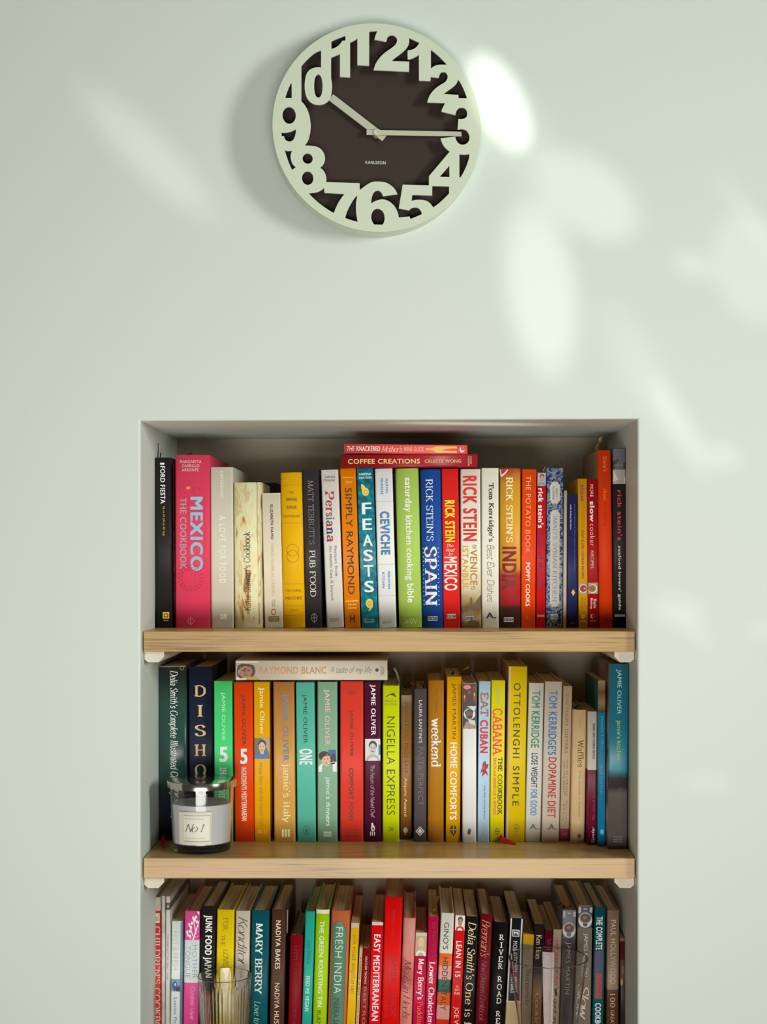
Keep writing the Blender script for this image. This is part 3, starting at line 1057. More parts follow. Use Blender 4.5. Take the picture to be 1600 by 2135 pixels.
b = book(0, 'hf', (668.5, 706, 979.5, 682, 717.5), (206, 202, 196), 'light grey hardback with big red and navy serif title and script subtitle', [
    ('a', (60, 58, 58), 'serif', 'Sabrina', 'h', .2, .82, 991, 996.5), ('a', (60, 58, 58), 'serif', 'Ghayour', 'h', .14, .82, 998, 1004.5),
    ('s', (80, 76, 74), 'serif', 'Recipes from', 'd', .58, .76, 1138, 1202), ('s', (80, 76, 74), 'serif', 'the Middle East & beyond', 'd', .28, .47, 1138, 1252),
    ('p', (110, 106, 104), 'sans', 'MITCHELL', 'h', .2, .76, 1289, 1291.5), ('p', (110, 106, 104), 'sans', 'BEAZLEY', 'h', .22, .74, 1293, 1295.5)],
    [('star', [('o', (214, 160, 90), .42, .56, 1010, 1015)]),
     ('title_lettering', [('t', c, 'serifb', ch, 'd', .2, u1, y0, y1) for ch, c, u1, y0, y1 in (('P', red_, .72, 1023, 1042), ('e', red_, .56, 1043, 1056), ('r', red_, .56, 1057, 1067), ('s', red_, .56, 1068, 1077), ('i', (40, 110, 150), .70, 1078, 1084), ('a', red_, .56, 1085, 1098), ('n', nav_, .56, 1099, 1114), ('a', red_, .56, 1115, 1130))])])
yel = (250, 206, 110)
book(0, 'pb', (709, 742.5, 976.5, 719.5, 752), (240, 118, 4), 'bright orange paperback with large black sans capitals between grey and teal spines', [
    ('a', yel, 'script', 'Raymond', 'h', .14, .9, 993, 998), ('a', yel, 'script', 'Blanc', 'h', .3, .76, 1002, 1007.5), ('t', (44, 34, 24), 'sans', 'SIMPLY RAYMOND', 'd', .28, .70, 1017, 1239),
    ('s', yel, 'bold', 'RECIPES', 'h', .12, .88, 1251.5, 1255), ('s', yel, 'bold', 'FROM', 'h', .26, .78, 1259, 1262), ('s', yel, 'bold', 'HOME', 'h', .24, .78, 1266, 1269)],
    [('publisher_mark', [('t', (60, 40, 24), 'black', 'H', 'h', .34, .66, 1282, 1298)])])
teal = mottle([(.35, (8, 84, 100)), (.5, (12, 112, 132)), (.65, (30, 140, 152))], 120, 3)
pais2 = lambda y: [('o', (226, 184, 70), .3, .74, y - 12, y + 8), ('p', (226, 184, 70), [(.72, y - 4), (.72, y + 6), (.5, y + 14), (.44, y + 13), (.58, y + 6)]), ('ring', (150, 100, 40), .42, .62, y - 7, y + 3, .2)]
book(0, 'pb', (743, 779.5, 976, 755, 788.5), teal, 'teal mottled paperback with white stacked capitals and yellow paisley drops', [
    ('a', (190, 210, 210), 'bold', 'SABRINA', 'h', .12, .88, 986, 991), ('a', (190, 210, 210), 'bold', 'GHAYOUR', 'h', .12, .9, 993.5, 998)] +
    [('t', (220, 232, 230), 'bold', c, 'h', .24, .82, y, y + 24) for c, y in zip('FEASTS', (1048, 1081, 1114.5, 1146, 1178, 1211))] +
    [('p', (150, 180, 180), 'sans', 'MITCHELL', 'h', .16, .8, 1290, 1293), ('p', (150, 180, 180), 'sans', 'BEAZLEY', 'h', .2, .8, 1295, 1298)],
    [('ornament', [('o', (226, 184, 70), .28, .7, 1017, 1034), ('p', (226, 184, 70), [(.28, 1026), (.24, 1014), (.22, 1009), (.38, 1010), (.52, 1018)]), ('ring', (150, 100, 40), .4, .6, 1021, 1031, .2)] + pais2(1260))])
blu = (40, 120, 180)
book(0, 'hf', (781.5, 818.5, 977, 790, 827.5), (220, 226, 222), 'white hardback with blue red-edged capitals and three fine rules', [
    ('a', blu, 'bold', 'MARTIN', 'd', .60, .72, 998, 1028), ('a', blu, 'bold', 'MORALES', 'd', .32, .45, 997, 1031), ('s', blu, 'bold', 'PERUVIAN', 'd', .58, .72, 1191, 1228), ('s', blu, 'bold', 'KITCHEN', 'd', .26, .40, 1193, 1226),
    ('p', (120, 120, 120), 'script', 'W&N', 'h', .24, .76, 1294, 1300)],
    [('rule', [('r', (150, 156, 154), .02, .98, y, y + .8)]) for y in (1045, 1176, 1242)] +
    [('title_lettering', [('t', (190, 60, 60), 'black', 'CEVICHE', 'd', .22, .74, 1066, 1157), ('t', (30, 130, 170), 'black', 'CEVICHE', 'd', .25, .77, 1066, 1156)])])
book(0, 'hr', (824.5, 873, 977, 832.5, 881), (158, 188, 84), 'apple green hardback with bold white lower case lettering', [
    ('t', W_, 'bold', 'saturday kitchen cooking bible', 'd', .30, .68, 996, 1256), ('p', (196, 212, 150), 'script', 'W&N', 'h', .24, .78, 1290, 1300)])
book(0, 'hr', (875.5, 920, 979, 881.5, 925), (24, 68, 144), 'royal blue hardback with white serif capitals and an ornate dotted title', [
    ('a', (206, 218, 224), 'serif', "RICK STEIN'S", 'd', .26, .60, 999, 1128)],
    [('title_lettering', [('t', (214, 226, 228), 'serifb', 'SPAIN', 'd', .14, .74, 1139, 1263)] + [('o', (190, 60, 60), .4, .46, y, y + 2.5) for y in range(1144, 1262, 8)] + [('o', (200, 215, 222), u, u + .05, y, y + 2) for u in (.07, .78) for y in range(1142, 1262, 9)]),
     ('publisher_mark', bbc(.26, .72, 1285, 1294))])
b = book(0, 'pb', (920.5, 956.5, 977.5, 925.5, 960), (214, 36, 30), 'bright red paperback with yellow and white condensed capitals, beside the royal blue hardback', [
    ('a', (238, 206, 40), 'black', 'RICK STEIN', 'd', .16, .76, 1043, 1130), ('t', (228, 222, 212), 'bold', 'MEXICO', 'd', .08, .86, 1161, 1231),
    ('s', (230, 200, 190), 'scriptb', 'The', 'h', .25, .66, 1134, 1141), ('s', (230, 200, 190), 'scriptb', 'Road', 'h', .2, .74, 1143, 1150), ('s', (230, 200, 190), 'scriptb', 'to', 'h', .36, .6, 1152, 1158)],
    [('publisher_mark', bbc(.22, .74, 1280, 1289))])
ven = bands([(0, (96, 72, 46)), (.06, (190, 170, 130)), (.12, (110, 84, 50)), (.17, (160, 136, 96)), (.24, (206, 192, 160)), (.4, (222, 214, 196)), (1, (214, 206, 190))], .09, 55)
book(0, 'hf', (959.5, 1003, 978, 962.5, 1003.5), ven, 'cream hardback with red capitals above a sepia townscape', [
    ('a', (196, 34, 34), 'black', 'RICK STEIN', 'd', .12, .82, 992, 1128), ('t', (150, 108, 50), 'sans', 'FROM', 'd', .56, .78, 1136, 1144), ('t', (176, 120, 40), 'bold', 'VENICE', 'd', .46, .82, 1146, 1220), ('t', (110, 80, 50), 'sans', 'TO', 'd', .5, .7, 1222, 1229),
    ('t', (206, 150, 50), 'bold', 'ISTANBUL', 'd', .08, .38, 1138, 1230)],
    [('picture', [('p', (100, 76, 44), [(.0, 1267), (.2, 1264), (.22, 1268), (.42, 1266), (.44, 1248), (.5, 1244), (.56, 1248), (.57, 1262), (.7, 1258), (.8, 1250), (1, 1240), (1, 1270), (.7, 1273), (.3, 1276), (0, 1272)]),
                  ('p', (84, 62, 36), [(.3, 1300), (.5, 1292), (.9, 1296), (.9, 1306), (.5, 1304)])]), ('publisher_mark', bbc(.22, .62, 1285, 1293))])
book(0, 'hf', (1004, 1040.5, 976, 1005, 1041), (220, 212, 198), 'off-white hardback with black serif name and handwritten title', [
    ('a', K_, 'serifb', "Tom Kerridge's", 'd', .34, .72, 1007, 1130), ('t', (60, 56, 54), 'hand', 'Best Ever Dishes', 'd', .3, .74, 1136, 1255), ('p', K_, 'bold', 'A.', 'h', .26, .82, 1277, 1289)])
ind = bands([(0, (58, 34, 26)), (.13, (64, 38, 28)), (.155, (150, 30, 40)), (.27, (166, 40, 44)), (.33, (150, 50, 34)), (.38, (196, 130, 22)), (.7, (206, 150, 28)), (.9, (200, 140, 30)), (1, (170, 60, 40))], .1, 60)
b = book(0, 'hr', (1041.5, 1087, 977, 1043.5, 1085.5), ind, 'mustard and crimson hardback in a worn dust jacket, torn at its head', [
    ('a', (226, 212, 186), 'serifb', "RICK STEIN'S", 'd', .28, .62, 995, 1131), ('t', (120, 18, 30), 'black', 'INDIA', 'd', .12, .80, 1140, 1228)],
    [('publisher_mark', bbc(.18, .64, 1287, 1296)), ('torn_patch', [('p', (178, 40, 44), [(.03, 978), (.4, 978), (.2, 986), (.06, 990)]), ('p', (222, 208, 186), [(.0, 978), (.05, 978), (.08, 990), (.26, 984), (.36, 979), (.40, 980), (.26, 988), (.08, 995), (.02, 992)])])])
pk = (242, 172, 150)
book(0, 'pb', (1089, 1119.5, 978.5, 1087, 1116.5), (232, 66, 4), 'vivid orange-red paperback with thin pale pink and bold white capitals', [
    ('t', pk, 'thin', 'THE POTATO BOOK', 'd', .26, .60, 992, 1153), ('a', (236, 224, 214), 'bold', 'POPPY COOKS', 'd', .30, .60, 1173, 1264), ('p', (206, 90, 50), 'serif', 'k', 'h', .3, .56, 1283, 1291)])
b = book(0, 'pb', (1121, 1139.5, 985, 1118, 1137.5), (196, 22, 24), 'narrow red paperback with portrait photo at its head', [
    ('a', (234, 222, 214), 'black', "rick stein's", 'd', .10, .72, 1018, 1101), ('t', (110, 30, 90), 'bold', 'taste of the sea', 'd', .16, .7, 1106, 1228)],
    [('cover_photo', face(.02, .98, 986, 1013, (150, 160, 166), (96, 70, 56), (190, 140, 116), (110, 130, 160))), ('publisher_mark', bbc(.1, .92, 1281, 1287, (226, 150, 140), (196, 22, 24), True))], dep=.17)
strip('paper_bookmark', [(on_wall(1130, 989, .128), (1, 0, .3)), (on_wall(1137, 973, .127), (1, 0, .8)), (on_wall(1149, 962, .127), (.6, 0, .8))], .003, mat((150, 140, 128)), b.root)
imad = mottle([(.40, (40, 62, 128)), (.47, (120, 142, 176)), (.53, (172, 182, 186)), (.60, (92, 120, 160)), (.66, (40, 60, 124))], 75, 1, (1, 1, 1), .45, 2.5)
gold, pale = (222, 190, 120), (196, 194, 190)
oct_ = lambda u0, u1, y0, y1, c: ('p', c, [(u0 + .12, y0), (u1 - .12, y0), (u1 - .08, y0 + 4), (u1, y0 + 6), (u1, y1 - 6), (u1 - .08, y1 - 4), (u1 - .12, y1), (u0 + .12, y1), (u0 + .08, y1 - 4), (u0, y1 - 6), (u0, y0 + 6), (u0 + .08, y0 + 4)])
b = book(0, 'hf', (1141, 1175.5, 976, 1138.5, 1173.5), imad, 'hardback patterned in blue and white tiles with pale gold-edged title panels', [],
    [('title_panel', [oct_(.2, .8, 1005, 1050, gold), oct_(.23, .77, 1006.5, 1048.5, pale), ('t', (60, 62, 80), 'serif', 'IMAD', 'd', .54, .66, 1018, 1036), ('t', (60, 62, 80), 'serif', 'ALARNAB', 'd', .34, .46, 1013, 1042),
                      oct_(.22, .8, 1063.5, 1265, gold), oct_(.25, .77, 1065, 1263.5, pale), ('t', (74, 78, 92), 'serift', "IMAD'S SYRIAN KITCHEN", 'd', .38, .64, 1076, 1254)]),
     ('publisher_mark', [('r', (206, 208, 210), .28, .72, 1280, 1291.5), ('r', (60, 80, 130), .49, .51, 1280, 1291.5), ('t', (50, 56, 90), 'bold', 'H', 'h', .33, .45, 1283, 1289), ('t', (50, 56, 90), 'bold', 'Q', 'h', .55, .68, 1283, 1289)])])
strip('paper_bookmark', [(on_wall(1150, 980, .128), (1, 0, .3)), (on_wall(1160, 970, .128), (1, 0, .6)), (on_wall(1171, 964, .128), (.4, 0, .8))], .0022, mat((120, 100, 80)), b.root)
book(0, 'pb', (1176.3, 1183.6, 1023, 1174.3, 1181.6), (206, 188, 160), 'thin cream booklet between the blue tile-patterned hardback and the small navy paperback', dep=.17)
book(0, 'pb', (1184, 1204, 1030.5, 1182.6, 1204.6), (40, 44, 100), 'small navy paperback with a yellow flame mark near its foot', [
    ('a', (214, 214, 216), 'bold', 'with lindsey bareham', 'd', .22, .42, 1052, 1104), ('t', (80, 110, 176), 'sans', 'roast chicken and other stories simon hopkinson', 'd', .62, .82, 1051, 1191), ('p', (110, 120, 160), 'sans', 'EBURY', 'h', .3, .8, 1298, 1300.5)],
    [('emblem', [('p', (236, 180, 50), [(.38, 1235), (.6, 1228), (.82, 1235), (.6, 1243)]), ('o', (250, 226, 120), .5, .7, 1232, 1239)])], dep=.14)
plate_ = lambda c1, c2, u0: [('r', (176, 156, 130), 0.02, .98, 1215, 1238), ('o', (226, 220, 208), u0, u0 + 1.0, 1218, 1237), ('o', c1, u0 + .1, u0 + .86, 1220, 1234), ('o', c2, u0 + .5, u0 + .72, 1225, 1229)]
clipo = lambda its: [tuple([i[0], i[1], max(.02, i[2]), min(.98, i[3])] + list(i[4:])) for i in its]
book(0, 'pb', (1204.5, 1224.8, 998, 1207.5, 1226.3), (222, 156, 8), 'thin golden yellow paperback with a bowl of red soup pictured low on its spine', [
    ('t', (150, 60, 90), 'black', 'slow', 'd', .28, .74, 1010, 1046), ('t', (176, 120, 20), 'thin', 'cooking', 'd', .28, .78, 1049, 1100), ('s', (104, 74, 20), 'bold', 'EASY SLOW COOKER RECIPES', 'd', .36, .6, 1106, 1206),
    ('a', (150, 104, 40), 'sans', 'Katie', 'd', .54, .84, 1248, 1266), ('a', (150, 104, 40), 'sans', 'Bishop', 'd', .18, .5, 1247, 1270)],
    [('cover_photo', clipo(plate_((170, 40, 36), (226, 190, 170), .06))), ('publisher_mark', [('o', (234, 214, 170), .3, .66, 1281, 1290), ('o', (222, 156, 8), .42, .78, 1281, 1288), ('r', (226, 190, 110), .2, .8, 1294, 1296)])], dep=.17)
book(0, 'pb', (1225.2, 1246.5, 999, 1227, 1248.3), (170, 14, 20), 'thin dark red paperback with white lettering and a food photo low on its spine', [
    ('t', (230, 200, 190), 'sans', 'MORE', 'd', .26, .58, 1010, 1036), ('t', (240, 228, 220), 'black', 'slow', 'd', .22, .68, 1045, 1088), ('t', (232, 206, 196), 'thin', 'cooker', 'd', .22, .70, 1092, 1139), ('t', (230, 200, 190), 'sans', 'RECIPES', 'd', .28, .58, 1148, 1185),
    ('a', (236, 214, 206), 'bold', 'Katie', 'd', .54, .82, 1249, 1268), ('a', (236, 214, 206), 'bold', 'Bishop', 'd', .16, .46, 1247, 1270)],
    [('cover_photo', clipo(plate_((150, 110, 40), (110, 120, 50), -.08))), ('publisher_mark', [('o', (236, 220, 214), .22, .56, 1280, 1290), ('o', (170, 14, 20), .34, .68, 1280, 1288), ('r', (206, 130, 120), .2, .76, 1293, 1295.5)])], dep=.17)
drk = (130, 30, 16)
b = book(0, 'hr', (1240.5, 1276.5, 939, 1248.7, 1277), (226, 58, 6), 'tall plain orange hardback with thin lettering only near its head', [
    ('a', (240, 120, 100), 'thin', "Delia's", 'd', .40, .68, 953, 983), ('t', drk, 'thin', 'how to', 'd', .38, .62, 987, 1015), ('t', (240, 150, 40), 'thin', 'cheat', 'd', .40, .62, 1019, 1043), ('t', drk, 'thin', 'at cooking', 'd', .36, .62, 1047, 1096)],
    [('publisher_mark', [('ring', drk, .3, .52, 1276, 1285, .2), ('ring', drk, .48, .7, 1276, 1285, .2), ('ring', drk, .4, .6, 1281, 1289, .2), ('r', drk, .34, .64, 1291, 1296)])], dep=.2, side=(150, 118, 88))
strip('paper_bookmark', [(on_wall(1246, 945, .22), (1, 0, .3)), (on_wall(1244, 930, .2), (1, 0, .5)), (on_wall(1252, 922, .2), (.8, .5, .3)), (on_wall(1252, 912, .2), (.5, 0, .3))], .0075, mat((206, 180, 148)), b.root)
book(0, 'hf', (1277.3, 1305.5, 934, 1279.3, 1307), (36, 33, 34), 'tall black hardback with red and white lettering and grey photo at its head', [
    ('a', (200, 50, 52), 'bold', "rick stein's", 'd', .34, .70, 1022, 1127), ('t', (206, 198, 188), 'bold', "seafood lovers' guide", 'd', .34, .62, 1138, 1272)],
    [('cover_photo', [('r', (84, 84, 90), .02, .98, 935, 979), ('p', (52, 46, 46), [(.02, 962), (.4, 957), (.98, 966), (.98, 979), (.02, 979)]), ('r', (124, 112, 98), .1, .8, 969, 971), ('r', (150, 146, 140), .02, .98, 979, 1009), ('p', (190, 184, 174), [(.02, 981), (.98, 995), (.98, 1009), (.4, 1000), (.02, 1006)])]),
     ('publisher_mark', bbc(.1, .88, 1280, 1287, (200, 196, 190), (36, 33, 34), True))], dep=.2)
# two books lying on top of the row
bk = lying(711, 996, 948, 975.6, -1.5, .115, .16, 'hf', mat((140, 8, 24), .4), 'dark red hardback lying flat across the top of the upright row, under the coral paperback', 0)
do_prints(bk, [('t', (214, 178, 110), 'bold', 'COFFEE CREATIONS', 'd', .30, .66, 726, 876), ('a', (206, 160, 100), 'bold', 'CELESTE WONG', 'd', .34, .60, 886, 962), ('p', (206, 150, 130), 'bold', 'MITCHELL', 'u', .1, .9, 979, 982)][:2])
decal('publisher_mark', bk.map2, [('t', (206, 160, 140), 'bold', 'MURDOCH', 'h', .12, .84, 976, 979.5), ('t', (206, 160, 140), 'bold', 'BOOKS', 'h', .24, .84, 981, 984)], bk.root, bend=bk.bend)
bk = lying(718, 975, 925.5, 945.5, 2.3, .122, .14, 'pb', mat((214, 74, 70), .4), 'coral paperback with golden bottle on its spine, lying flat on the dark red hardback', 0)
do_prints(bk, [('t', (240, 214, 200), 'ital', 'THE', 'd', .3, .76, 724, 740), ('t', (240, 214, 200), 'bold', 'KNACKERED', 'd', .28, .78, 744, 793), ('t', (240, 200, 190), 'script', "Mother's", 'd', .2, .82, 796, 839), ('t', (238, 170, 150), 'bold', 'WINE GUIDE', 'd', .26, .78, 842, 884)])
decal('bottle_picture', bk.map2, [('p', (220, 178, 90), [(.44, 888), (.62, 888), (.62, 901), (.78, 908), (.84, 911), (.84, 953), (.16, 953), (.16, 911), (.24, 908), (.44, 901)])], bk.root, bend=bk.bend)
decal('publisher_mark', bk.map2, [('o', (240, 222, 214), .22, .82, 958.5, 969), ('o', (214, 74, 70), .4, 1.0, 961, 970)], bk.root, bend=bk.bend)

# ---------------------------------------------------------------- middle shelf
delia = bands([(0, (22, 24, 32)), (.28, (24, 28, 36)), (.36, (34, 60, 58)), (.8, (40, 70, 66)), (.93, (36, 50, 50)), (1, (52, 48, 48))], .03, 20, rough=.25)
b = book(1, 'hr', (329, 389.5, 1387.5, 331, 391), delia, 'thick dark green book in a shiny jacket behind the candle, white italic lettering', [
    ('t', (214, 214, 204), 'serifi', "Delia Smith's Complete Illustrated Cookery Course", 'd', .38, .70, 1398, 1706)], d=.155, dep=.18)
decal('jacket_edge', b.map2, [('p', (110, 104, 98), [(.02, 1388), (.98, 1388), (.98, 1390.5), (.7, 1389.5), (.4, 1391), (.02, 1390)]), ('ring', (140, 134, 126), .78, .92, 1388.5, 1397, .2)], b.root, bend=b.bend)
strip('ribbon_bookmark', [(Vector((on_wall(345, 0, .16).x, .16, ZS[1] + .004)), (0, .2, 1)), (Vector((NX0 + .012, .12, ZS[1] + .012)), (.3, .6, .5)), (Vector((NX0 + .02, .085, ZS[1] + .006)), (.5, .6, .3)), (Vector((NX0 + .008, .06, ZS[1] + .0012)), (.5, .8, .05))], .010, mat((176, 10, 20)), b.root)
gold = (196, 158, 110)
book(1, 'hf', (393, 443.5, 1390, 395, 445), (26, 34, 54), 'navy hardback with widely stacked gold serif capitals, behind the candle', [
    ('t', gold, 'serifb', c, 'h', .24 if c != 'I' else .37, .72 if c != 'I' else .59, y, y + 24) for c, y in zip('DISHOOM', (1428.5, 1470, 1511, 1552, 1593.5, 1635, 1676))], d=.155)
mint = (170, 226, 186)
book(1, 'pb', (446, 484.5, 1420, 447.5, 486), (72, 200, 116), 'mint green paperback with pale lettering and large white 5', [
    ('a', mint, 'sans', 'JAMIE OLIVER', 'd', .36, .62, 1443, 1544), ('t', W_, 'black', '5', 'h', .28, .74, 1557, 1589), ('s', (214, 232, 216), 'slab', 'INGREDIENTS', 'd', .27, .7, 1600, 1692)])
book(1, 'pb', (487.3, 527, 1423, 490.5, 529.7), (232, 64, 8), 'orange-red paperback with dark name above a large white 5', [
    ('a', (90, 20, 16), 'bold', 'JAMIE OLIVER', 'd', .37, .63, 1448, 1554), ('t', (232, 228, 218), 'black', '5', 'h', .31, .7, 1561, 1593), ('s', (240, 206, 190), 'bold', 'INGREDIENTS MEDITERRANEAN', 'd', .36, .64, 1599, 1711)],
    [('publisher_mark', badge((140, 30, 14), .32, .68, 1719, 1738))])
book(1, 'pb', (528.7, 562.6, 1422, 531.3, 563.3), (244, 158, 8), 'amber yellow paperback with small portrait photo halfway up its spine', [
    ('a', (246, 220, 170), 'sans', 'Jamie Oliver', 'd', .27, .68, 1433, 1532), ('t', (140, 96, 20), 'thin', 'Happy Days with the Naked Chef', 'd', .26, .56, 1591, 1722)],
    [('cover_photo', face(.02, .98, 1538.5, 1582, (104, 100, 98), (70, 54, 44), (206, 170, 140), (60, 110, 176), [('p', (150, 146, 140), [(.5, 1539), (.98, 1539), (.98, 1572), (.8, 1560)])])),
     ('publisher_mark', [('r', (214, 130, 20), .18, .5, 1730, 1738), ('r', (214, 130, 20), .6, .68, 1728, 1740), ('r', (214, 130, 20), .74, .8, 1728, 1740)])], dep=.17)
italy = bands([(0, (214, 166, 84)), (.3, (206, 154, 74)), (.55, (196, 142, 66)), (.85, (178, 124, 62)), (1, (166, 112, 56))], .12, 30)
book(1, 'hf', (569, 614.5, 1421.5, 572.5, 616), italy, 'tan mottled hardback with blue-grey capitals and cream serif title', [
    ('a', (96, 116, 146), 'bold', 'JAMIE OLIVER', 'd', .36, .72, 1446, 1587), ('t', (236, 212, 160), 'serif', "jamie's italy", 'd', .36, .78, 1593, 1715)],
    [('publisher_mark', [('r', (232, 206, 150), u, u + .1, 1729, 1745) for u in (.36, .5, .64)])])
book(1, 'pb', (617, 656, 1423, 620.5, 659), (86, 178, 158), 'turquoise paperback with dark name and white three-letter title', [
    ('a', (24, 46, 60), 'sans', 'JAMIE OLIVER', 'd', .32, .60, 1447, 1550), ('t', (226, 234, 228), 'black', 'ONE', 'd', .14, .86, 1561, 1594)], [('publisher_mark', badge((28, 60, 70), .32, .68, 1721, 1741))])
book(1, 'hf', (661.5, 704, 1421.5, 662.5, 703.8), (128, 170, 140), 'sage green hardback with pink name and photo of a person in white', [
    ('a', (232, 160, 160), 'bold', 'JAMIE OLIVER', 'd', .30, .62, 1437, 1554), ('t', (230, 232, 222), 'sans', "jamie's dinners", 'd', .36, .68, 1620, 1722)],
    [('cover_photo', [('p', (60, 90, 140), [(.55, 1563), (.94, 1563), (.94, 1580), (.55, 1580)]), ('p', (60, 56, 52), [(.3, 1568), (.9, 1572), (.96, 1592), (.7, 1594)]),
                      ('p', (216, 222, 226), [(.04, 1609), (.06, 1598), (.2, 1593), (.4, 1590), (.62, 1590), (.8, 1588), (.97, 1589), (.97, 1609)]),
                      ('o', (60, 44, 38), .06, .62, 1566, 1586), ('o', (210, 166, 140), .2, .66, 1572, 1597), ('p', (60, 44, 38), [(.12, 1576), (.22, 1568), (.5, 1567), (.64, 1576), (.48, 1575), (.3, 1578), (.2, 1584)]),
                      ('o', (60, 44, 40), .3, .38, 1582, 1583.4), ('o', (60, 44, 40), .48, .56, 1581, 1582.4), ('o', (150, 80, 76), .38, .52, 1590, 1591.4)]),
     ('publisher_mark', [('r', (206, 216, 196), .3, .7, y, y + 1.5) for y in (1734, 1738, 1742)])])
drd = (86, 24, 20)
book(1, 'hf', (709.3, 758.3, 1420.5, 709.3, 758.3), (214, 62, 46), 'wide coral red hardback with small dark capitals', [
    ('m', drd, 'serifi', 'No1', 'h', .34, .66, 1439, 1447), ('a', drd, 'bold', 'JAMIE OLIVER', 'd', .39, .57, 1481, 1577), ('t', drd, 'bold', 'COMFORT FOOD', 'd', .39, .58, 1601, 1711)] +
    [('p', (120, 34, 26), 'bold', s, 'h', .24, .76, y, y + 3) for s, y in (('ULTIMATE', 1728.5), ('WEEKEND', 1735), ('COOKBOOK', 1741.5))])
book(1, 'hf', (759, 794, 1421.5, 761, 795.5), (78, 20, 48), 'plum purple hardback with white capitals and black and white portrait photo', [
    ('a', (226, 218, 220), 'bold', 'JAMIE OLIVER', 'd', .34, .70, 1427, 1533), ('t', (206, 186, 196), 'hand', 'The Return of the Naked Chef', 'd', .36, .62, 1595, 1705)],
    [('cover_photo', face(.04, .97, 1540.5, 1586, (206, 206, 204), (64, 60, 58), (186, 182, 178), (170, 168, 164), [('r', (60, 120, 176), .86, .97, 1553, 1574)])),
     ('publisher_mark', [('o', (220, 214, 214), .38, .62, 1720, 1733), ('o', (78, 20, 48), .46, .56, 1724, 1731), ('o', (220, 214, 214), .4, .52, 1715, 1722)] + [('r', (206, 196, 200), u, u + .06, 1733.5, 1742) for u in (.32, .44, .56)])])
lime = (194, 208, 6)
b = book(1, 'hf', (798, 833.5, 1429.5, 798, 833), lime, 'lime yellow hardback with thin black capitals and small black drawing', [
    ('a', (140, 150, 20), 'bold', 'NIGELLA', 'h', .12, .86, 1459, 1463.5), ('a', (140, 150, 20), 'bold', 'LAWSON', 'h', .12, .86, 1466, 1470.5), ('t', (40, 40, 24), 'thin', 'NIGELLA EXPRESS', 'd', .25, .74, 1494, 1699)],
    [('ornament', [('p', (50, 56, 24), [(.14, 1453), (.32, 1449), (.5, 1446), (.7, 1444), (.74, 1449), (.84, 1453)]), ('p', lime, [(.3, 1451.5), (.5, 1448.5), (.44, 1452)]), ('o', (120, 130, 30), .68, .76, 1444, 1447)]),
     ('publisher_mark', [('t', (70, 76, 24), 'scriptb', 'C', 'h', .32, .5, 1723, 1733), ('t', (70, 76, 24), 'scriptb', 'W', 'h', .46, .68, 1723, 1733)])])
strip('paper_bookmark', [(on_wall(831, 1432, .2), (1, 0, .2)), (on_wall(832, 1422, .19), (1, 0, .2)), (on_wall(828, 1403, .17), (1, 0, .2)), (on_wall(822, 1393, .16), (.8, 0, .6))], .0036, mat((150, 146, 140)), b.root)
b = book(1, 'hf', (836, 860.5, 1449.5, 835, 858.5), bands([(0, (150, 96, 36)), (.7, (164, 110, 44)), (.92, (156, 120, 74)), (1, (190, 170, 140))], .05, 30), 'narrow bronze brown hardback with dark capitals and white name near its foot', [
    ('t', (84, 52, 22), 'thin', 'INDIAN FOOD MADE EASY', 'd', .28, .68, 1464, 1612), ('a', (230, 214, 186), 'sans', 'Anjum Anand', 'd', .24, .60, 1621, 1702)],
    [('publisher_mark', [('o', (226, 216, 196), .26, .66, 1725, 1737), ('r', (226, 216, 196), .4, .48, 1735, 1741)])], yb=1749, dep=.16)
b = book(1, 'hf', (863.5, 890.5, 1436.5, 863, 889.5), (78, 74, 76), 'slate grey hardback with white name over faint red-brown capitals', [
    ('a', (206, 202, 200), 'sans', "LAURA SANTINI'S", 'd', .38, .66, 1460, 1549), ('t', (128, 96, 88), 'thin', 'PASTA PERFECT', 'd', .34, .74, 1557, 1679)],
    [('publisher_mark', [('p', (190, 186, 184), [(.5, 1723), (.86, 1733), (.5, 1743), (.14, 1733)]), ('p', (78, 74, 76), [(.5, 1725.5), (.76, 1733), (.5, 1740.5), (.24, 1733)]), ('p', (200, 196, 194), [(.5, 1727.5), (.68, 1733), (.5, 1738.5), (.32, 1733)])])])
for px, py, qx, qy in ((868, 1440, 857, 1424), (884, 1440, 875, 1424)):
    strip('ribbon_bookmark', [(on_wall(px, py, .2), (1, 0, .2)), (on_wall(px - 1, qy + 5, .19), (.8, 0, .5)), (on_wall(qx, qy, .17), (.3, 0, .9))], .003, mat((190, 90, 86)), b.root)
book(1, 'hr', (893, 926, 1418.5, 891.5, 926), (168, 112, 26), 'ochre brown hardback with large white lower case title', [
    ('a', (110, 70, 30), 'bold', 'Matt Tebbutt', 'd', .46, .66, 1435, 1486), ('t', (232, 222, 206), 'serifb', 'weekend', 'd', .20, .80, 1496, 1599)], [('publisher_mark', globe((130, 84, 24), .3, .7, 1723, 1737))])
b = book(1, 'pb', (932, 963, 1411, 930, 959.5), (224, 160, 2), 'golden yellow paperback with brown name and bold white title, above which bookmarks stick out', [
    ('a', (84, 58, 20), 'sans', 'JAMES MARTIN', 'd', .32, .66, 1425, 1540), ('t', (240, 234, 220), 'bold', 'HOME COMFORTS', 'd', .26, .74, 1548, 1709)],
    [('publisher_mark', [('o', (44, 34, 24), .28, .76, 1720, 1740), ('r', (224, 160, 2), .5, .54, 1719, 1741), ('r', (224, 160, 2), .27, .77, 1729.5, 1730.5), ('r', (44, 34, 24), .5, .58, 1738, 1743)])])
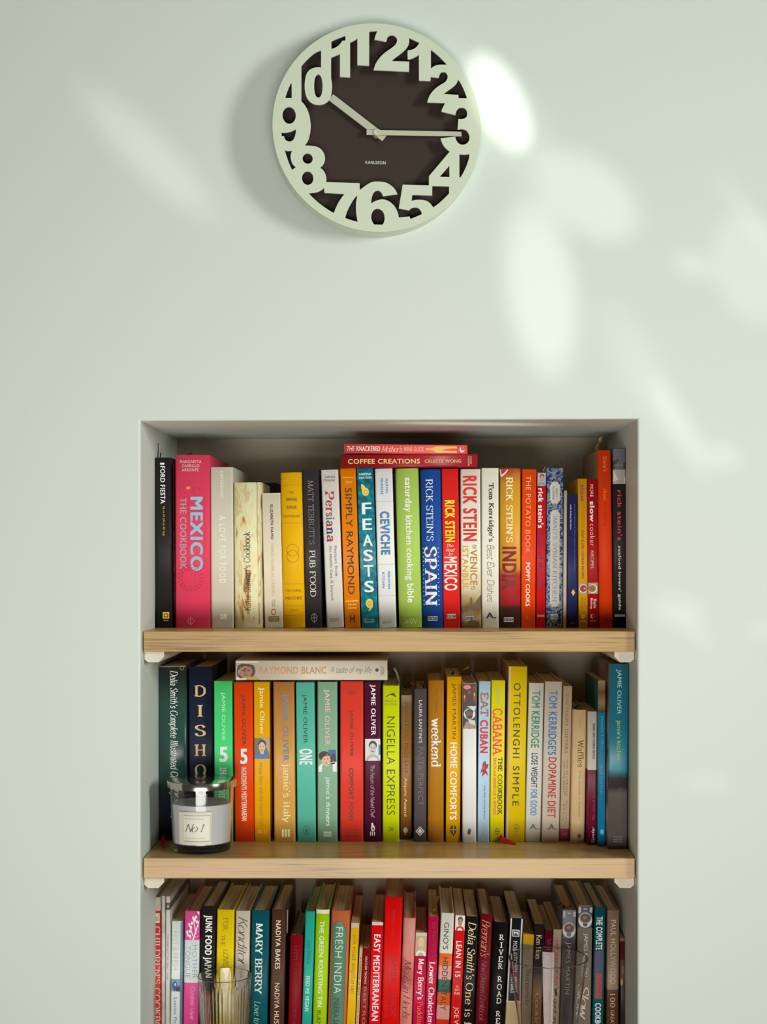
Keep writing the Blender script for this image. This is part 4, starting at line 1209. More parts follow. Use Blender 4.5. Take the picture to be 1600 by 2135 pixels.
strip('paper_bookmark', [(on_wall(944, 1414, .2), (1, 0, .1)), (on_wall(944, 1402, .18), (1, .2, 0)), (on_wall(946, 1399, .17), (1, 0, .4))], .0055, mottle([(.4, (200, 150, 50)), (.6, (150, 40, 40))], 300), b.root)
strip('leaf_bookmark', [(on_wall(955, 1414, .2), (1, 0, .6)), (on_wall(958, 1404, .19), (.8, 0, .6)), (on_wall(968, 1395, .17), (.2, 0, .9)), (on_wall(979, 1391, .16), (.1, 0, 1))], .0032, mat((120, 140, 46)), b.root)
book(1, 'hf', (964.7, 994, 1424.5, 964.5, 994), (216, 222, 218), 'white untitled hardback with pictures of food covering the upper third of its spine', [], [
    ('cover_photo', [('r', (66, 48, 40), .03, .97, 1425, 1471), ('p', (150, 60, 40), [(.06, 1450), (.5, 1440), (.94, 1452), (.9, 1466), (.1, 1464)]), ('p', (196, 160, 90), [(.1, 1450), (.9, 1444), (.92, 1451), (.1, 1456)]), ('o', (196, 120, 110), .06, .6, 1428, 1437), ('o', (110, 50, 40), .7, .95, 1430, 1442),
                     ('r', (58, 56, 60), .03, .97, 1471, 1519), ('o', (206, 208, 206), .08, .92, 1477, 1500), ('o', (90, 84, 84), .2, .6, 1482, 1493), ('o', (150, 50, 46), .56, .76, 1483, 1491), ('p', (182, 196, 206), [(.3, 1472), (.97, 1472), (.9, 1482)]), ('p', (150, 130, 110), [(.03, 1519), (.3, 1503), (.97, 1512), (.97, 1519)]), ('p', (196, 190, 180), [(.4, 1500), (.9, 1502), (.94, 1512), (.5, 1508)])]),
    ('publisher_mark', [('o', (40, 40, 42), .36, .58, 1731, 1740), ('o', (40, 40, 42), .4, .54, 1727, 1733), ('r', (40, 40, 42), .56, .62, 1728, 1734), ('r', (150, 150, 150), .26, .7, 1744.5, 1745.5), ('r', (150, 150, 150), .3, .66, 1748, 1749)])], d=.135)
book(1, 'pb', (999.3, 1023.5, 1420.5, 996, 1020.7), (168, 196, 216), 'pale blue paperback with brown and red block title and red splash', [
    ('t', (150, 84, 60), 'slab', 'EAT', 'd', .14, .84, 1443, 1494), ('t', (200, 30, 34), 'black', 'CUBAN', 'd', .12, .82, 1501, 1570), ('a', (60, 110, 170), 'bold', 'Andy Rose and Judy Bastyra', 'd', .46, .66, 1637, 1708)],
    [('ornament', [('p', (150, 24, 40), [(.4, 1590), (.6, 1586), (.7, 1594), (.9, 1592), (.8, 1602), (.66, 1604), (.9, 1618), (.62, 1612), (.3, 1620), (.4, 1608), (.16, 1612), (.34, 1600)]), ('p', (226, 60, 60), [(.3, 1602), (.6, 1596), (.56, 1606)])]),
     ('publisher_mark', [('ring', (90, 130, 160), .36, .62, 1724, 1738, .12), ('r', (90, 130, 160), .3, .7, 1740, 1741.5)])])
pnk = (212, 52, 92)
b = book(1, 'pb', (1025, 1054, 1418.5, 1022, 1051), (226, 204, 14), 'lemon yellow paperback with raspberry pink title, red ribbon lying at its foot', [
    ('m', (110, 170, 190), 'script', 'Brazilian', 'd', .42, .7, 1431, 1470), ('t', pnk, 'slab', 'CABANA', 'd', .10, .84, 1477, 1575), ('s', (50, 50, 30), 'slab', 'THE COOKBOOK', 'd', .52, .86, 1579, 1699), ('s', pnk, 'slab', 'BRAZILIAN BARBECUE & BEYOND', 'd', .20, .42, 1580, 1699)],
    [('publisher_mark', globe((50, 60, 60), .32, .7, 1727, 1740))])
strip('ribbon_bookmark', [(Vector((on_wall(1042, 0, .142).x, .144, ZS[1] + .008)), (.2, .3, 1)), (Vector((on_wall(1044, 0, .13).x, .132, ZS[1] + .006)), (.5, .3, .6)), (Vector((on_wall(1058, 0, .13).x, .128, ZS[1] + .0035)), (.2, .8, .4)), (Vector((on_wall(1076, 0, .12).x, .118, ZS[1] + .0008)), (.2, .8, .02))], .0115, mat((196, 36, 44)), b.root)
b = book(1, 'hf', (1060, 1101, 1389.5, 1055, 1094), (226, 188, 14), 'tall bright yellow hardback with wide black capitals, standing above its neighbours', [
    ('a', (52, 44, 24), 'wide', 'OTTOLENGHI', 'd', .30, .66, 1424, 1580), ('t', (52, 44, 24), 'wide', 'SIMPLE', 'd', .32, .66, 1597, 1680), ('p', (170, 126, 10), 'sans', 'EBURY', 'h', .4, .7, 1738, 1743)],
    [('publisher_mark', [('ring', (120, 90, 16), .4, .6, 1717, 1728, .2), ('ring', (120, 90, 16), .5, .72, 1719, 1730, .2), ('ring', (120, 90, 16), .44, .64, 1725, 1734, .2)]), ('hinge_edge', [('r', (190, 160, 120), .01, .12, 1390, 1753)])], side=(176, 150, 112))
grn = (50, 126, 80)
book(1, 'hf', (1103.5, 1135, 1424, 1095, 1128), (214, 214, 208), 'white hardback with green, navy and blue condensed capitals', [
    ('a', grn, 'bold', 'TOM KERRIDGE', 'd', .22, .76, 1440, 1559), ('t', (40, 54, 100), 'bold', 'LOSE WEIGHT', 'd', .28, .70, 1570, 1642), ('t', (50, 130, 186), 'bold', 'FOR GOOD', 'd', .28, .7, 1646, 1700), ('p', (100, 96, 94), 'bold', 'A.', 'h', .27, .84, 1718, 1729)])
book(1, 'hf', (1136.5, 1174, 1421, 1130.5, 1166), (206, 198, 184), 'warm white hardback with blue and red condensed capitals', [
    ('a', (44, 106, 168), 'bold', "TOM KERRIDGE'S", 'd', .24, .74, 1440, 1574), ('t', (186, 26, 36), 'bold', 'DOPAMINE DIET', 'd', .28, .76, 1579, 1705), ('p', (96, 90, 86), 'bold', 'A.', 'h', .34, .86, 1718, 1730)], d=.137)
tn = (120, 96, 66)
book(1, 'pb', (1175, 1193.6, 1430.5, 1167, 1187), (188, 168, 138), 'slim beige paperback with brown capitals and maroon band at its foot', [
    ('a', tn, 'sans', 'THE HAIRY DIETERS', 'd', .3, .66, 1445, 1571), ('t', tn, 'sans', 'HOW TO LOVE FOOD', 'd', .52, .74, 1584, 1660), ('t', tn, 'sans', 'AND LOSE WEIGHT', 'd', .2, .42, 1586, 1656), ('a', tn, 'sans', 'Dave Myers', 'd', .54, .76, 1671, 1715), ('a', tn, 'sans', '& Si King', 'd', .2, .44, 1675, 1711)],
    [('foot_band', [('r', (120, 16, 42), .01, .99, 1727.5, 1753), ('t', (190, 120, 130), 'scriptb', 'W', 'h', .28, .46, 1736, 1742), ('t', (190, 120, 130), 'scriptb', 'N', 'h', .5, .7, 1735, 1742)])], dep=.17)
b = book(1, 'hr', (1193.6, 1223.6, 1479.5, 1188, 1220), (214, 186, 142), 'short cream hardback with rounded spine and brown serif title', [
    ('p', (150, 120, 86), 'sans', 'CHRONICLE', 'd', .48, .58, 1494, 1518), ('t', (96, 64, 40), 'serif', 'Waffles', 'd', .38, .82, 1542, 1599), ('s', (120, 88, 60), 'serift', 'from morning to midnight', 'd', .46, .66, 1607, 1703)],
    [('publisher_mark', [('p', (90, 40, 30), [(.6, 1737), (.74, 1742), (.6, 1748), (.46, 1742)]), ('r', (150, 110, 80), .4, .8, 1749.5, 1751), ('r', (150, 110, 80), .44, .76, 1753, 1754.5)])], yb=1758, dep=.15)
strip('ribbon_bookmark', [(on_wall(1198, 1482, .2), (1, 0, .1)), (on_wall(1200, 1473, .18), (1, 0, .2)), (on_wall(1206, 1474, .17), (.6, 0, .6)), (on_wall(1208, 1468, .16), (.4, 0, .7))], .0035, mat((86, 80, 78)), b.root)
book(1, 'pb', (1225, 1245, 1483.5, 1222.5, 1244), bands([(0, (108, 14, 50)), (.555, (108, 14, 50)), (.56, (206, 196, 182))], .0, 1, interp='CONSTANT'), 'short paperback white in its upper half and maroon below', [
    ('a', (50, 44, 44), 'black', 'BEANS AND THINGS EN SUS', 'd', .54, .80, 1508, 1582), ('t', (168, 100, 130), 'serift', 'The taste of family cooking', 'u', .56, .84, 1614, 1710), ('p', (226, 206, 210), 'scriptb', 'Sunday', 'u', .46, .86, 1724, 1757)], yb=1762, dep=.15)
simp = bands([(0, (8, 128, 170)), (.3, (6, 116, 158)), (.6, (10, 110, 150)), (.805, (24, 112, 150)), (.81, (84, 66, 50)), (.87, (150, 128, 100)), (.93, (100, 80, 60)), (1, (176, 150, 120))], .012, 60, rough=.5)
b = book(1, 'pb', (1246, 1263.5, 1419, 1245.5, 1263), simp, 'narrow bright blue paperback with brown photo across its head', [
    ('t', (60, 176, 206), 'thin', 'Simple Indian', 'd', .3, .74, 1493, 1563), ('a', (60, 170, 200), 'thin', 'Atul Kochhar', 'd', .32, .7, 1595, 1657)], [('publisher_mark', [('o', (80, 180, 210), .3, .8, 1729, 1740), ('ring', (8, 128, 170), .4, .7, 1731, 1738, .2)])], yb=1765, dep=.17, side=(4, 104, 112))
jk = bands([(0, (88, 84, 80)), (.30, (92, 88, 84)), (.335, (44, 38, 38)), (.385, (40, 40, 44)), (.41, (22, 96, 112)), (.43, (30, 128, 148)), (.7, (26, 106, 128)), (1, (34, 108, 128))], .035, 70, rough=.35)
b = book(1, 'hf', (1271, 1311, 1384.5, 1265.8, 1309), jk, 'tall hardback shaded from teal down to grey, standing forward of the row', [
    ('a', (150, 196, 206), 'sans', 'JAMIE OLIVER', 'd', .36, .64, 1396, 1489), ('t', (170, 178, 60), 'sans', "jamie's kitchen", 'd', .36, .66, 1502, 1585)] +
    [('p', (140, 138, 134), 'sans', s, 'h', .3, .76, y, y + 3) for s, y in (('Photographs', 1743), ('DAVID LOFTUS', 1748), ('PENGUIN', 1753))], yb=1770, side=mottle([(.4, (96, 60, 54)), (.55, (170, 120, 104)), (.7, (120, 90, 84))], 18))
bk = lying(491.5, 808, 1376.5, 1418.2, 0, .125, .17, 'hf', mat((200, 192, 176), .4), 'off-white hardback lying flat on the upright row, gold capitals, portrait photo', 1)
do_prints(bk, [('a', (190, 140, 76), 'bold', 'RAYMOND BLANC', 'd', .32, .68, 541, 681), ('t', (60, 54, 50), 'hand', 'A taste of my life', 'd', .3, .68, 689, 775)])
bx = lambda c, pts: ('p', c, [(1 - (y - 1376.5) / 41.7, x) for x, y in pts])
decal('cover_photo', bk.map2, [bx((206, 196, 180), [(492.5, 1377.5), (540, 1377.5), (540, 1417.5), (492.5, 1417.5)]), bx((70, 44, 34), [(494, 1398), (496, 1388), (504, 1384), (522, 1385), (530, 1388), (533, 1400), (528, 1412), (500, 1414), (495, 1408)]),
                               bx((150, 104, 76), [(500, 1392), (512, 1388), (524, 1391), (527, 1400), (522, 1411), (508, 1414), (499, 1406)]), bx((176, 130, 70), [(512, 1418), (516, 1412), (530, 1410), (540, 1414), (540, 1418)]), bx((60, 40, 36), [(505, 1397), (510, 1396), (510, 1398), (505, 1399)]), bx((60, 40, 36), [(516, 1396), (521, 1397), (521, 1399), (516, 1398)]), bx((110, 50, 44), [(508, 1406), (517, 1406), (515, 1408), (510, 1408)])], bk.root, bend=bk.bend)
decal('publisher_mark', bk.map2, [('o', (50, 44, 42), .42, .6, 783, 790), ('t', (110, 104, 100), 'bold', 'BANTAM', 'h', .24, .7, 794, 797.5), ('t', (110, 104, 100), 'bold', 'PRESS', 'h', .3, .64, 799, 802)], bk.root, bend=bk.bend)

# ---------------------------------------------------------------- bottom shelf (rows of the foot are taken at the frame's lower edge)
book(2, 'hf', (317.8, 336, 1871, 318, 336), bands([(0, (218, 62, 46)), (.916, (218, 62, 46)), (.917, (214, 212, 204))], 0, 1, interp='CONSTANT'), 'slim hardback with red spine, white serif capitals and white head against the alcove side', [
    ('t', (238, 228, 220), 'serif', "CHILDREN'S COOKBOOK", 'd', .16, .92, 1931, 2176)],
    [('picture', [('p', (190, 150, 96), [(.06, 1884), (.94, 1884), (.8, 1891), (.5, 1895), (.2, 1891)]), ('o', (206, 176, 130), .3, .7, 1876, 1886)]), ('publisher_mark', [('r', (216, 206, 190), .2, .86, 1904, 1924), ('t', (190, 90, 70), 'serifb', 'DK', 'd', .28, .78, 1906, 1922)])])
book(2, 'pb', (336.8, 344.6, 1868, 336.8, 344.4), mottle([(.4, (196, 198, 192)), (.6, (176, 168, 158))], 40), 'thin pale magazine, slimmer of the two beside the red and white spine', d=.12)
book(2, 'pb', (345.4, 355, 1869, 344.8, 353.6), bands([(0, (196, 196, 190)), (.915, (190, 188, 180)), (.916, (90, 86, 84)), (.958, (120, 116, 112)), (.959, (200, 196, 190))], .0, 1, interp='CONSTANT'), 'thin light grey magazine with dark photo band near its head', [
    ('t', (90, 86, 84), 'serif', 'THE RAW DIET THE TREAT ISSUE', 'd', .3, .72, 1947, 2043)], [('picture', [('o', (140, 130, 122), .2, .8, 1886, 1893)])], d=.122)
b = book(2, 'pb', (356.3, 380, 1920.5, 353.8, 378), (206, 212, 208), 'short white paperback with pale green capitals over a blue food photo', [
    ('t', (170, 176, 150), 'thin', 'FAST & FRESH', 'd', .1, .66, 1942, 2022), ('a', (70, 130, 180), 'sans', 'Louise Pickford', 'd', .28, .62, 2080, 2165)],
    [('cover_photo', [('r', (120, 150, 180), .01, .99, 2041, 2067), ('o', (50, 80, 130), .12, .6, 2045, 2066), ('o', (180, 190, 200), .3, .5, 2049, 2056), ('p', (44, 50, 60), [(.5, 2060), (.8, 2054), (.9, 2067), (.5, 2067)])]), ('edge_band', [('r', (58, 110, 170), .86, .995, 1922, 2180)])])
wt = (214, 210, 214)
b = book(2, 'hf', (385.3, 417, 1899.5, 382.5, 414), bands([(0, (208, 70, 140)), (.511, (208, 70, 140)), (.512, (198, 206, 208)), (.802, (198, 206, 208)), (.803, (212, 76, 144))], 0, 1, interp='CONSTANT'), 'candy pink hardback with white blossom branch and pale grey middle panel', [
    ('t', (130, 140, 150), 'thin', 'MOTHER', 'd', .54, .86, 1970, 2039), ('t', (130, 140, 150), 'thin', 'TONGUE', 'd', .08, .42, 1972, 2039), ('a', (236, 206, 220), 'hand', 'Gurdeep Loyal', 'd', .4, .74, 2058, 2125)],
    [('ornament', [('p', wt, [(.52, 1960), (.96, 1918), (.98, 1922), (.62, 1960)])] + [('o', wt, u, u + .15, y, y + 7) for u, y in ((.10, 1940), (.16, 1946), (.28, 1938), (.24, 1924), (.36, 1930), (.42, 1921), (.5, 1910), (.6, 1914), (.68, 1908), (.74, 1918), (.32, 1948))] +
      [('p', wt, [(.14, 1944), (.2, 1943), (.46, 1956), (.42, 1958)]), ('p', wt, [(.3, 1928), (.36, 1928), (.6, 1950), (.54, 1952)]), ('p', wt, [(.54, 1914), (.6, 1914), (.76, 1938), (.7, 1940)]), ('p', wt, [(.8, 1900), (.98, 1900), (.98, 1908)])] +
      [('o', wt, u, u + .06, y, y + 2) for u, y in ((.78, 1944), (.88, 1940), (.74, 1952), (.86, 1950), (.9, 1930))])])
b = book(2, 'hf', (420, 450.5, 1889, 415.5, 446), (33, 28, 28), 'black hardback with heavy white condensed capitals behind the ribbed tumbler', [('t', W_, 'black', 'JUNK FOOD JAPAN', 'd', .16, .78, 1908, 2038)])
oli = (120, 96, 20)
book(2, 'hf', (453, 489, 1896.5, 448.5, 485), (232, 190, 6), 'bright yellow hardback with staggered olive serif words behind the ribbed tumbler', [
    ('t', oli, 'serif', 'FOR', 'd', .36, .66, 1913.5, 1940), ('t', oli, 'serif', 'THE', 'd', .26, .5, 1949, 1973), ('t', oli, 'serif', 'LOVE', 'd', .4, .7, 1979, 2014), ('t', oli, 'serif', 'OF', 'd', .32, .52, 2020, 2036), ('t', oli, 'serif', 'LEMONS', 'd', .4, .7, 2043, 2100)])
book(2, 'hf', (492, 522, 1899, 488, 518), (200, 188, 172), 'stone beige hardback with flowing dark script title beside the dark teal hardback', [
    ('t', (60, 50, 46), 'script', 'Konditor', 'd', .16, .86, 1911, 2014), ('s', (150, 138, 122), 'sans', '& Cook', 'd', .4, .7, 2019, 2038)])
pt = (206, 214, 206)
book(2, 'hf', (525, 562.5, 1898.5, 520.5, 557), (6, 80, 92), 'dark teal hardback with widely spaced white serif capitals', [
    ('a', pt, 'serifb', 'MARY BERRY', 'd', .24, .66, 1924, 2073), ('t', (150, 176, 130), 'serifi', 'Love to Cook', 'd', .24, .62, 2087, 2170)])
cr = (206, 190, 170)
b = book(2, 'hf', (567, 597, 1896.5, 562.5, 592), (76, 48, 34), 'chocolate brown hardback with cream capitals beside the dark teal hardback', [
    ('t', cr, 'bold', 'NADIYA BAKES', 'd', .3, .66, 1919, 2020), ('a', cr, 'sans', 'NADIYA HUSSAIN', 'd', .3, .66, 2049, 2165)])
strip('white_jacket_flap', [(on_wall(599.8, 1897, .131), (.2, 1, 0)), (on_wall(599.5, 1925, .131), (.2, 1, 0)), (on_wall(599, 1945, .133), (.2, 1, 0))], .006, mat((214, 212, 206)), b.root)
book(2, 'hr', (605.7, 632, 1949.5, 600, 628), (128, 4, 18), 'short crimson hardback with faint dark lettering beside the chocolate brown hardback', [
    ('t', (90, 8, 18), 'serif', 'LITTLE LIBRARY COOKBOOK', 'd', .3, .6, 1970, 2150)], dep=.16)
b = book(2, 'hf', (637, 657.6, 1900, 629, 650), (34, 162, 146), 'narrow sea green hardback with navy script name and white capitals', [
    ('a', (14, 80, 116), 'script', 'Lucy Watson', 'd', .2, .74, 1959, 2010), ('t', (196, 226, 218), 'bold', 'FEED ME VEGAN', 'd', .26, .68, 2035, 2108)])
b = book(2, 'hr', (659, 688, 1895.5, 652, 681), (150, 194, 6), 'lime green hardback with bold white capitals and white band at its head', [
    ('t', (226, 236, 200), 'bold', 'THE GREEN ROASTING TIN', 'd', .30, .64, 1919, 2098), ('a', (60, 70, 20), 'sans', 'RUKMINI IYER', 'd', .3, .6, 2106, 2180)], [('head_band', [('r', (206, 202, 190), .02, .98, 1896, 1904)])])
strip('ribbon_bookmark', [(on_wall(679, 1893, .14), (1, 0, 0)), (on_wall(680, 1880, .18), (1, 0, 0)), (on_wall(680, 1862, .23), (1, 0, 0))], .003, mat((190, 180, 166)), b.root)
gn = (66, 118, 92)
book(2, 'hr', (691, 731.5, 1897.5, 684, 722), (188, 98, 56), 'terracotta orange hardback with arched green title panel', [], [
    ('title_panel', [('p', (130, 40, 60), [(.1, 2180), (.1, 1925), (.24, 1925), (.24, 1919), (.64, 1919), (.64, 1925), (.76, 1925), (.76, 1931), (.86, 1931), (.86, 2180)]), ('p', gn, [(.12, 2180), (.12, 1927), (.26, 1927), (.26, 1921), (.62, 1921), (.62, 1927), (.74, 1927), (.74, 1933), (.84, 1933), (.84, 2180)]),
                     ('t', (206, 212, 196), 'thin', 'FRESH INDIA', 'd', .26, .66, 1932, 2070), ('t', (50, 56, 56), 'bold', 'MEERA SODHA', 'd', .3, .6, 2080, 2170)])])
br = (110, 66, 20)
book(2, 'pb', (732.3, 749.4, 1924, 722.8, 740.8), (228, 174, 14), 'slim sunflower yellow paperback with brown lower case serif title', [('t', br, 'serift', 'silk road vegetarian', 'd', .18, .84, 1949, 2072)], [('head_band', [('r', (176, 160, 140), .02, .98, 1924.5, 1934)])])
book(2, 'pb', (750, 756.6, 1975.5, 741.5, 749), (206, 180, 120), 'very thin cream booklet with tiny brown print next to the slim sunflower yellow paperback', [('t', (120, 80, 40), 'bold', 'A HANDBOOK OF HOME COOKING WITH RECIPES', 'd', .3, .8, 1996, 2160)], dep=.15)
book(2, 'pb', (757.3, 773, 1977, 749.6, 767), (132, 14, 24), 'short thin dark red paperback with tiny pale capitals beside the very thin cream booklet', [('a', (210, 170, 160), 'bold', 'HEATHER THOMAS', 'd', .36, .64, 1994, 2051), ('t', (170, 90, 60), 'bold', 'BEETROOT', 'd', .3, .7, 2057, 2170)], dep=.15)
book(2, 'pb', (775.3, 800, 1922, 769, 793.5), (214, 8, 20), 'bright red paperback with bold white capitals and white strip along its head', [('t', (240, 230, 226), 'bold', 'EASY MEDITERRANEAN', 'd', .24, .80, 1948, 2128)], [('head_band', [('r', (196, 180, 170), .02, .98, 1922.5, 1929)])])
ds = (140, 10, 14)
book(2, 'hf', (802.7, 841, 1870, 795.5, 832), (212, 12, 12), 'tall scarlet hardback with faint dark red lettering rising above the row', [
    ('a', ds, 'thin', 'MANDY YIN', 'd', .46, .58, 1898, 1951), ('t', ds, 'sans', 'SAMBAL SHIOK', 'd', .46, .80, 1988, 2120), ('s', (160, 12, 14), 'thin', 'THE MALAYSIAN COOKBOOK', 'd', .14, .34, 1990, 2122)])
book(2, 'hr', (841.5, 868, 1913.5, 833, 859), mottle([(.35, (170, 70, 66)), (.5, (206, 128, 116)), (.65, (222, 160, 150))], 22, 3, (1, 1, .5)), 'rosy pink mottled hardback with dark script title beside the tall scarlet hardback', [('t', (90, 34, 40), 'script', 'Meals in Heels', 'd', .2, .8, 2000, 2122)])
mg = (186, 10, 62)
book(2, 'pb', (866, 891, 1944, 859.5, 886), mg, 'magenta paperback with photo of a person in white near its head', [('a', (240, 228, 228), 'serifb', "Mary Berry's", 'd', .22, .82, 1998, 2084), ('t', (214, 150, 60), 'serift', 'Puddings', 'd', .24, .8, 2088, 2150)],
     [('cover_photo', face(.02, .98, 1951, 1993, (170, 156, 120), (206, 180, 130), (214, 170, 140), (214, 210, 206))), ('head_band', [('r', (190, 176, 164), .02, .98, 1944.5, 1951)])], dep=.17)
b = book(2, 'pb', (893.7, 915.3, 1910.5, 887, 907.5), (184, 10, 64), 'narrow magenta paperback with dark words above bold white slab lettering', [('t', (110, 8, 40), 'sans', 'Eat Your Way to', 'd', .3, .76, 1923, 2001), ('t', (244, 232, 232), 'serifb', 'Lower Cholesterol', 'd', .22, .82, 2005, 2148)])
strip('paper_bookmark', [(on_wall(905, 1907, .15), (1, 0, .2)), (on_wall(906, 1895, .16), (1, 0, .3)), (on_wall(909, 1883, .18), (1, 0, .4)), (on_wall(914, 1868, .2), (1, 0, .5))], .006, mat((190, 170, 80)), b.root)
Z = lambda y: z3(y, 1903.5)
gin = bands([(0, (206, 40, 30)), (Z(2127), (206, 40, 30)), (Z(2126), (206, 150, 136)), (Z(2098), (206, 150, 136)), (Z(2097), (214, 84, 14)), (Z(2071), (214, 84, 14)), (Z(2070), (16, 84, 66)), (Z(2044), (16, 84, 66)), (Z(2043), (206, 146, 132)), (Z(2015), (206, 146, 132)), (Z(2014), (220, 96, 14)), (Z(1989), (220, 96, 14)), (Z(1988), (206, 208, 196))], 0, 1, interp='CONSTANT')
book(2, 'hf', (919.3, 948.6, 1903.5, 908.5, 937), gin, 'white headed hardback with orange, pink and green blocks down its spine', [('a', (44, 38, 38), 'sans', "GINO'S", 'd', .26, .66, 1923, 1979), ('t', (40, 34, 32), 'sans', 'HIDDEN ITALY', 'd', .28, .7, 1996, 2106)])
book(2, 'pb', (949.8, 971, 1908, 939.5, 961.5), (206, 18, 20), 'red paperback with portrait photo on white at its head', [('t', (238, 226, 220), 'bold', 'LEAN IN 15', 'd', .22, .76, 1962, 2037), ('a', (238, 226, 220), 'sans', 'JOE WICKS', 'd', .2, .76, 2099, 2170),
     ('s', (232, 190, 180), 'bold', 'THE', 'h', .34, .62, 2054.5, 2059), ('s', (232, 190, 180), 'bold', 'SHIFT', 'h', .26, .74, 2061, 2066), ('s', (232, 190, 180), 'bold', 'PLAN', 'h', .24, .76, 2068, 2074)],
     [('cover_photo', face(.02, .98, 1908.5, 1940, (206, 202, 194), (44, 32, 28), (170, 120, 96), (190, 20, 24)))])
cm = (222, 194, 150)
book(2, 'pb', (972.7, 998, 1910.5, 962.5, 988.5), (24, 19, 18), 'black paperback with cream italic and roman serif lettering', [('a', cm, 'serifi', "Delia Smith's", 'd', .2, .86, 1922, 2042), ('t', cm, 'serif', 'One is fun', 'd', .2, .84, 2049, 2166)])
book(2, 'hr', (1001.5, 1029, 1905, 991.5, 1017), (104, 8, 18), 'wine red hardback with tan script over faint mauve script', [('a', (190, 140, 100), 'script', "Brennan's", 'd', .14, .82, 1917, 1995), ('t', (140, 70, 90), 'script', 'New Orleans Cookbook', 'd', .26, .72, 2001, 2128)])
b = book(2, 'hr', (1029.6, 1061, 1922, 1019, 1052), (14, 11, 12), 'black hardback with upright white slab letters stacked down its spine', [('t', (206, 202, 192), 'slab', c, 'h', .42 if c != 'I' else .5, .74 if c != 'I' else .66, y, y + 12) for c, y in zip('RIVERROADRECIPES', (1947, 1963, 1978, 1992.5, 2007, 2034, 2050, 2064.5, 2079, 2106, 2121, 2137, 2152, 2167, 2182, 2197))])
book(2, 'pb', (1065, 1091.3, 1914, 1053.5, 1081), bands([(0, (180, 160, 120)), (.40, (196, 178, 140)), (.41, (18, 16, 18))], 0, 1, interp='CONSTANT'), 'black paperback edged by two white lines with small boxed letter', [('t', (214, 210, 206), 'sans', 'MOB KITCHEN', 'd', .3, .64, 1962, 2026), ('a', (206, 202, 198), 'bold', 'BEN LEBUS', 'd', .3, .56, 2037, 2070)],
     [('edge_lines', [('r', (190, 190, 186), .01, .12, 1915, 2090), ('r', (170, 180, 190), .86, .98, 1915, 2090)]), ('publisher_mark', [('r', (206, 204, 200), .2, .76, 1938.5, 1952.5), ('r', (18, 16, 18), .25, .71, 1940, 1951), ('t', (214, 210, 206), 'bold', 'M', 'h', .32, .64, 1942, 1949)])])
tp = (138, 120, 100)
book(2, 'pb', (1091.5, 1114, 1948, 1082, 1106.5), bands([(0, tp), (.915, tp), (.916, (216, 160, 10))], 0, 1, interp='CONSTANT'), 'taupe paperback with golden yellow square at its head, behind the wide clear glass', [('t', (100, 80, 60), 'sans', 'WINES OF', 'd', .4, .62, 1975, 2000), ('t', (90, 60, 44), 'serif', 'Burgundy', 'd', .3, .8, 2020, 2097)], dep=.15)
book(2, 'pb', (1115, 1136.8, 1926.5, 1107, 1128.5), bands([(0, (120, 84, 46)), (.5, (130, 92, 50)), (.64, (36, 26, 22)), (1, (28, 22, 22))], .05, 30), 'narrow black paperback with cream name, golden brown lower down behind the clear glass', [('a', (214, 184, 150), 'serif', 'Ken Hom', 'd', .2, .74, 1949, 2000), ('t', (190, 160, 120), 'serif', 'Cooking', 'd', .2, .74, 2070, 2150)], dep=.17)
book(2, 'pb', (1137.5, 1153.5, 1939.5, 1129.5, 1147), (98, 10, 34), 'slim maroon paperback with dull red capitals behind the wide clear glass', [('a', (150, 56, 70), 'serif', "VATCH'S", 'd', .28, .76, 1957, 2000), ('t', (150, 50, 50), 'serif', 'Thai Street Food', 'd', .28, .74, 2016, 2130)], dep=.17)
book(2, 'pb', (1154.7, 1172, 1938, 1148.2, 1167), (190, 166, 140), 'slim sand beige paperback with magenta and black handwritten words', [('t', (176, 26, 90), 'scriptb', 'cook yourself thin', 'd', .2, .76, 1955, 2053), ('s', (40, 34, 32), 'scriptb', 'quick and easy', 'd', .18, .74, 2082, 2170)], [('ornament', [('p', (60, 44, 36), [(.3, 2062), (.6, 2060), (.7, 2074), (.5, 2078)]), ('p', (206, 200, 190), [(.7, 2064), (.9, 2060), (.84, 2072)])])])
dish = lambda y0, y1, bg: [('r', bg, .01, .99, y0, y1), ('p', (150, 154, 156), [(.05, y0 + 2), (.5, y0 + 6), (.98, y0 + 3), (.98, y0 + 14), (.4, y0 + 18), (.02, y0 + 16)]), ('o', (184, 190, 194), .04, .97, y1 - 33, y1 - 1), ('o', (120, 122, 124), .1, .92, y1 - 32, y1 - 10), ('o', (70, 46, 34), .16, .86, y1 - 30, y1 - 12), ('o', (120, 86, 60), .34, .6, y1 - 26, y1 - 18)]
b = book(2, 'hf', (1173, 1202.5, 1896.5, 1167.5, 1197.5), (88, 86, 88), 'charcoal grey hardback with food photo and thin white capitals behind the clear glass', [('a', (206, 202, 198), 'thin', 'JAMES MARTIN', 'd', .26, .66, 1964, 2072), ('t', (56, 52, 54), 'sans', 'Fast', 'd', .2, .72, 2086, 2128)], [('cover_photo', dish(1897, 1956, (90, 90, 92)))])
strip('paper_bookmark', [(on_wall(1178, 1894, .15), (1, 0, .2)), (on_wall(1176, 1888, .15), (1, 0, .5)), (on_wall(1170, 1884, .16), (.3, 0, 1)), (on_wall(1165, 1887, .16), (.3, 0, 1))], .003, mat((150, 104, 90)), b.root)
strip('paper_bookmark', [(on_wall(1180, 1893, .15), (0, 0, 1)), (on_wall(1186, 1890, .15), (0, .2, 1)), (on_wall(1192, 1889, .16), (0, 0, 1))], .0035, mat((206, 140, 40)), b.root)
